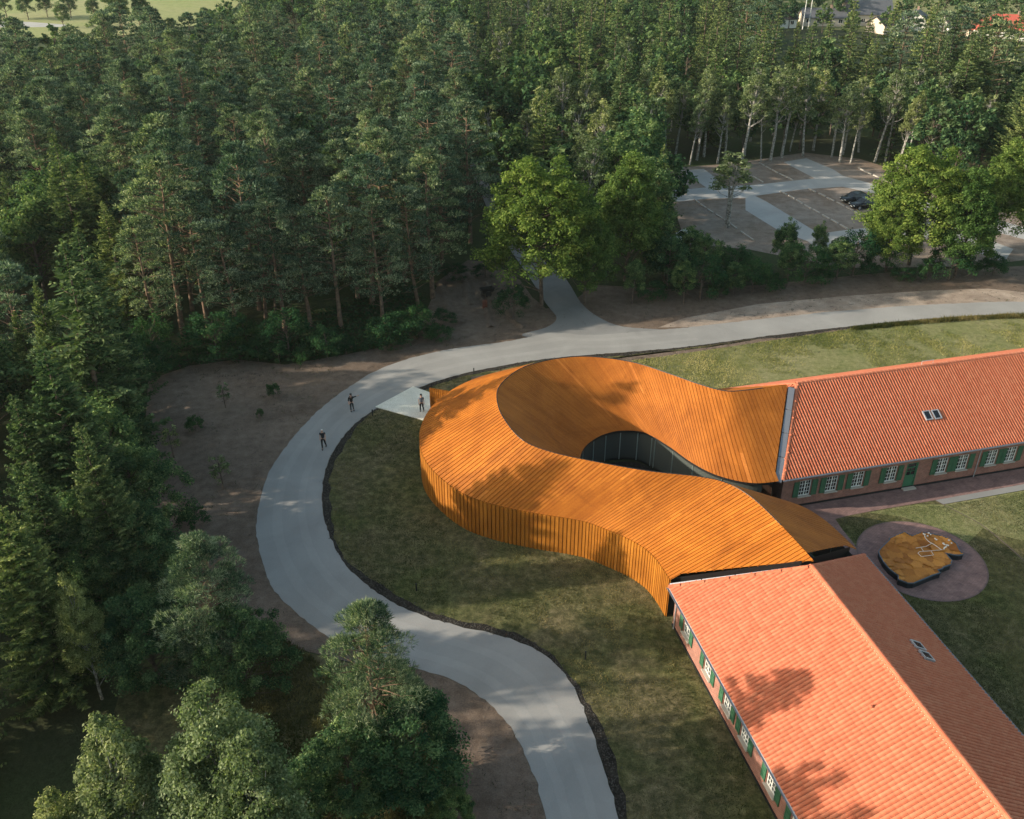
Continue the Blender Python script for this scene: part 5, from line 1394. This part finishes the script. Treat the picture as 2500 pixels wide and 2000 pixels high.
# garden trees round the houses and round trees on the field
for i, (bx, by, sc) in enumerate([(1620, 40, 1.1), (1660, 60, 1), (1700, 48, 1.2), (1730, 70, .9), (1770, 52, 1), (1790, 80, .8), (1865, 72, .8), (1900, 50, .9), (1930, 40, 1), (1965, 76, .8), (1985, 40, 1.1), (2020, 44, 1.1), (2040, 74, .7), (2065, 40, 1), (2090, 50, 1), (2140, 40, 1), (2150, 66, .8), (1840, 30, 1), (1750, 28, 1.1)]):
    x, y = at(bx*DS, by*DS); tree('broad', i, x, y, 'leafy garden tree among the village houses', 'tree', 'garden trees round the village houses', s=sc*.8, parts=LOD['broad'][i % 2])
for i, (bx, by, sc, lab) in enumerate([(255, 62, 1.25, 'big round tree standing alone at the edge of the far field'), (305, 60, 1.0, 'dark round tree right of the big lone tree at the far field'), (135, 58, .75, 'small round tree beside the pale track on the far field'), (60, 42, .9, 'round tree in the hedge beyond the pale track'), (100, 36, .8, 'second round tree in the hedge beyond the pale track'), (150, 38, .8, 'third tree in the hedge beyond the pale track'), (200, 42, .7, 'fourth tree in the hedge beyond the pale track'), (15, 40, 1.0, 'round tree at the top left corner beyond the track')]):
    x, y = at(bx*DS, by*DS); tree('broad', i, x, y, lab, 'tree', s=sc*1.1, parts=KIND['broad'][3])

# ------------------------------------------------------------------ grass, weeds and loose stones
def scatter(poly, n, zmin=None):
    P = np.array(poly); lo, hi = P.min(0), P.max(0); out = []
    C = rng.uniform(lo, hi, (int(n*2.6), 2))
    inside = np.zeros(len(C), bool); j = len(P)-1; x, y = C[:, 0], C[:, 1]
    for i in range(len(P)):
        xi, yi = P[i]; xj, yj = P[j]
        with np.errstate(divide='ignore', invalid='ignore'):
            c = ((yi > y) != (yj > y)) & (x < (xj-xi)*(y-yi)/(yj-yi+1e-12)+xi)
        inside ^= c; j = i
    return C[inside][:n]
def vnoise(p, s, seed=0):
    r_ = np.random.default_rng(seed); k = r_.normal(0, 1, (7, 2))*s; ph = r_.uniform(0, 6.28, 7)
    return np.sin(p@k.T+ph).mean(1)
def grass(name, C, h, w, m, lab, seed=1, z=.02, excl=None):
    n = len(C); a = rng.uniform(0, 6.28, n); hh_ = h*rng.uniform(.5, 1.4, n)*(1+.5*vnoise(C, .5, seed)*1.6)
    lean_ = rng.normal(0, .45, (n, 2))*hh_[:, None]
    dx = np.stack([np.cos(a), np.sin(a)], 1)*w*rng.uniform(.6, 1.4, (n, 1))
    b = np.concatenate([C, np.full((n, 1), z)], 1)
    V = np.stack([b-np.pad(dx, ((0, 0), (0, 1))), b+np.pad(dx, ((0, 0), (0, 1))), b+np.concatenate([lean_, hh_[:, None]], 1)], 1).reshape(-1, 3)
    tone = np.clip(.45+.85*vnoise(C, .35, seed+3)+.7*vnoise(C, 1.6, seed+5)+rng.normal(0, .16, n), 0, 1)
    o = put(name, mesh_np(name, V, np.arange(n*3).reshape(n, 3), m, tone=tone)); tag(o, lab, 'grass', kind='stuff'); return o
lp = np.array(lawn_poly)
def outside(C, poly):
    keep = np.array([not inpoly(x, y, poly) for x, y in C]); return C[keep]
mus_poly = [tuple(p) for p in OUT[::4]]+[tuple(np.array((17.3, 48.4))*f_)]
C = scatter(lawn_poly, 120000); C = C[(vnoise(C, .45, 21)+.6*vnoise(C, 1.5, 22)+rng.normal(0, .12, len(C))) > -.22]
C = outside(C, mus_poly+[tuple(np.array((20.0, 41.4))*f_)]); C = outside(C, S([(1646, 1536), (1888, 2000), (2050, 2300), (2600, 2300), (2100, 1344)])); C = outside(C, apron)
grass('lawn_grass', C, .07, .022, M['grass'], 'short patchy grass of the lawn between road and museum')
nl = [tuple(p) for p in (in_e+nrm*.5)[4:92]]
north = nl[::-1]+D([(2300, 795), (2156, 775), (1850, 800), (1650, 830), (1500, 830), (1400, 790), (1300, 765)])
C = scatter(north, 80000); C = C[(vnoise(C, .35, 31)+.6*vnoise(C, 1.3, 32)+rng.normal(0, .12, len(C))) > -.18]; C = outside(C, mus_poly)
grass('verge_grass', C, .11, .03, M['grass_sunlit'], 'sunlit yellow green grass behind the right wing', 4)
fr_ = np.repeat(even(in_e, 900)[10:230], 60, 0); fr_ = fr_+rng.normal(0, .22, fr_.shape)+np.repeat(even(nrm, 900)[10:230], 60, 0)*.75
grass('tall_grass_edge', fr_, .30, .03, M['grass'], 'taller dark grass fringe along the inner edge of the upper road', 9)
C = scatter(S([(2240, 1236), (2306, 1236), (2520, 1198), (2700, 1185), (2700, 2300), (2500, 2200), (2500, 1820), (2110, 1370), (2100, 1340), (2040, 1270), (2200, 1240)]), 70000)
C = C[np.linalg.norm(C-ccx, axis=1) > ccr+.1]
C = outside(C, [tuple(p) for p in pe]+[tuple(p) for p in (pe+np.array([.22, .05]))[::-1]]); C = outside(C, S([(2101, 1344), (2500, 1799), (2500, 2300), (1900, 2300)]))
grass('courtyard_grass', C, .06, .024, M['grass'], 'grass of the courtyard round the paved circle', 6)
C = scatter(D([(500, 1290), (640, 1370), (700, 1420), (800, 1500), (930, 1560), (940, 1750), (300, 1800), (480, 1500), (440, 1300)]), 40000)
grass('glade_grass', C, .22, .03, M['grass'], 'rough tall grass in the glade between birches and roadside pine', 8)
# low weeds under the forest edge
C = scatter(D([(306, 815), (330, 790), (400, 768), (500, 757), (600, 768), (700, 755), (800, 730), (860, 700), (900, 640), (860, 600), (600, 680), (300, 740), (250, 900), (240, 1150), (300, 1180)]), 16000)
nr = unit(rng.normal(0, .5, (len(C), 3))+[0, 0, 1]); P = np.concatenate([C, np.abs(vnoise(C, 1.2, 3)[:, None])*.8+rng.uniform(0, .25, (len(C), 1))], 1)
o = put('weeds', mesh_np('weeds', leaf_quads(P, nr, .16*rng.uniform(.5, 1.4, len(P))), quads(len(P)), M['under_leaf'], tone=np.clip(rng.normal(.45, .2, len(P)), 0, 1))); tag(o, 'low green weeds under the edge of the forest', 'weeds', kind='stuff')
# stones and clods in the trench and on the soil
IC = bmesh.new(); bmesh.ops.create_icosphere(IC, subdivisions=1, radius=1); icv = np.array([tuple(v.co) for v in IC.verts]); icf = np.array([[v.index for v in f.verts] for f in IC.faces]); IC.free()
def stones(name, C, smin, smax, m, lab, z=.01):
    n = len(C); s_ = rng.uniform(smin, smax, (n, 1, 3))*[[[1, 1, .6]]]; V = icv[None]*s_*(1+rng.normal(0, .12, (n, 12, 1))); V[:, :, :2] += C[:, None]; V[:, :, 2] += z
    F = icf[None]+(np.arange(n)*12)[:, None, None]; o = put(name, mesh_np(name, V.reshape(-1, 3), F.reshape(-1, 3), m)); tag(o, lab, 'stones', kind='stuff')
tr = np.repeat(in_e[80:], 11, 0)+np.repeat((nrm*wob[:, None])[80:], 11, 0)*rng.uniform(.1, .62, (3300, 1))+rng.normal(0, .12, (3300, 2))
stones('gravel', tr, .02, .07, simple('dark_gravel', (.055, .05, .043), .95), 'dark gravel and clods in the dug strip along the road')
C = scatter(soil_pts, 9000); C = np.array([c for c in C if not inpoly(*c, [tuple(p) for p in out_e]+[tuple(p) for p in in_e[::-1]])])
stones('soil_clods', C, .02, .06, simple('soil_clod', (.15, .12, .10), .95), 'small clods and pebbles scattered over the bare soil', 0)
# sparse weeds and fallen twigs on the bare soil
E_ = np.array([c for c in scatter(soil_pts, 5200) if not inpoly(*c, [tuple(p) for p in out_e]+[tuple(p) for p in in_e[::-1]])])
W_ = E_[(vnoise(E_, .5, 41)+vnoise(E_, 1.9, 42)) > .12]; W_ = np.repeat(W_, 5, 0)+rng.normal(0, .12, (len(W_)*5, 2))
grass('soil_weeds', W_, .12, .02, M['grass'], 'sparse weeds sprouting on the bare soil beside the road', 43, .0)
n = 1500; T_ = E_[rng.integers(0, len(E_), n)]; a = rng.uniform(0, 3.14, n); l = rng.uniform(.08, .35, n); dx = np.stack([np.cos(a)*l, np.sin(a)*l], 1); pq = np.stack([-np.sin(a), np.cos(a)], 1)*.012
V = np.stack([np.concatenate([T_-dx-pq, np.full((n, 1), .01)], 1), np.concatenate([T_+dx-pq, np.full((n, 1), .02)], 1), np.concatenate([T_+dx*.9+pq, np.full((n, 1), .035)], 1), np.concatenate([T_-dx+pq, np.full((n, 1), .03)], 1)], 1).reshape(-1, 3)
o = put('twigs', mesh_np('twigs', V, quads(n), M['bark'])); tag(o, 'fallen twigs and needles lying on the bare soil', 'twigs', kind='stuff')
# ruts of the dug clearing
for a, b in (([(1118, 664), (1140, 700), (1150, 730), (1165, 760)]), ([(1136, 664), (1165, 700), (1185, 738), (1200, 745)])) if False else ((0, 0),): pass
def rut(pts_, w, lab):
    P = catmull(S(pts_), 6); t_ = unit(np.gradient(P, axis=0)); q = np.stack([-t_[:, 1], t_[:, 0]], 1)
    n = len(P); V = []
    for k, (o_, z_) in enumerate(((-w, 0), (-w*.4, .22), (0, .28), (w*.5, .12), (w, 0))): V += [(*(P[i]+q[i]*o_*(1+.3*math.sin(i*1.7))), z_*(.8+.3*math.sin(i*2.3+k))) for i in range(n)]
    F_ = [(k*n+i, k*n+i+1, (k+1)*n+i+1, (k+1)*n+i) for k in range(4) for i in range(n-1)]
    o = put('soil_bank', mesh_np('soil_bank', V, F_, M['soil'], smooth=True)); o['kind'] = 'structure'
rut([(1075, 690), (1085, 720), (1100, 760), (1130, 790)], .6, ''); rut([(1240, 700), (1235, 740), (1250, 780), (1280, 800)], .5, ''); rut([(1122, 662), (1135, 690), (1140, 715), (1150, 745)], .5, ''); rut([(1134, 662), (1155, 690), (1172, 722), (1190, 760), (1200, 800)], .45, '')
rut([(1185, 690), (1190, 705), (1192, 722), (1200, 740)], .3, '')


# ------------------------------------------------------------------ haze
hz = MB(); hz.box((0, 600, 21.6), (2460, 1860, 46.5)); hm, hn, hl_, hb = mat('haze'); hn.remove(hb)
pv = hn.new('ShaderNodeVolumePrincipled'); pv.inputs['Color'].default_value = (.80, .90, .88, 1); pv.inputs['Density'].default_value = .00009; pv.inputs['Anisotropy'].default_value = .3
hl_.new(pv.outputs[0], hn['Material Output'].inputs['Volume'])
o = hz.build('haze', hm, None, fix=True); tag(o, kind='stuff'); o['label'] = 'thin pale haze lying over the whole forest'; o['category'] = 'haze'

# look-alikes are told apart by their order in the row
TENS = ['', 'twenty', 'thirty']
UNI = ['first', 'second', 'third', 'fourth', 'fifth', 'sixth', 'seventh', 'eighth', 'ninth', 'tenth', 'eleventh', 'twelfth', 'thirteenth', 'fourteenth', 'fifteenth', 'sixteenth', 'seventeenth', 'eighteenth', 'nineteenth']
def nth(i):
    if i < 19: return UNI[i]
    i += 1
    return {20: 'twentieth', 30: 'thirtieth'}.get(i, ['', '', 'twenty', 'thirty'][i//10]+'-'+UNI[i % 10-1])
seen = {}
for o in COL.objects:
    if o.parent is None and o.get('group') and o.get('label'): seen.setdefault((o['group'], o['label']), []).append(o)
for (g_, l_), lst in seen.items():
    if len(lst) < 2: continue
    lst.sort(key=lambda o: to_px(o.location.x, o.location.y, 0)[0])
    for i, o in enumerate(lst): o['label'] = l_.replace(', front rows', ' in front').replace(', middle rows', ' mid depth').replace(', back rows', ' far back')+', '+nth(i)+' from the left'
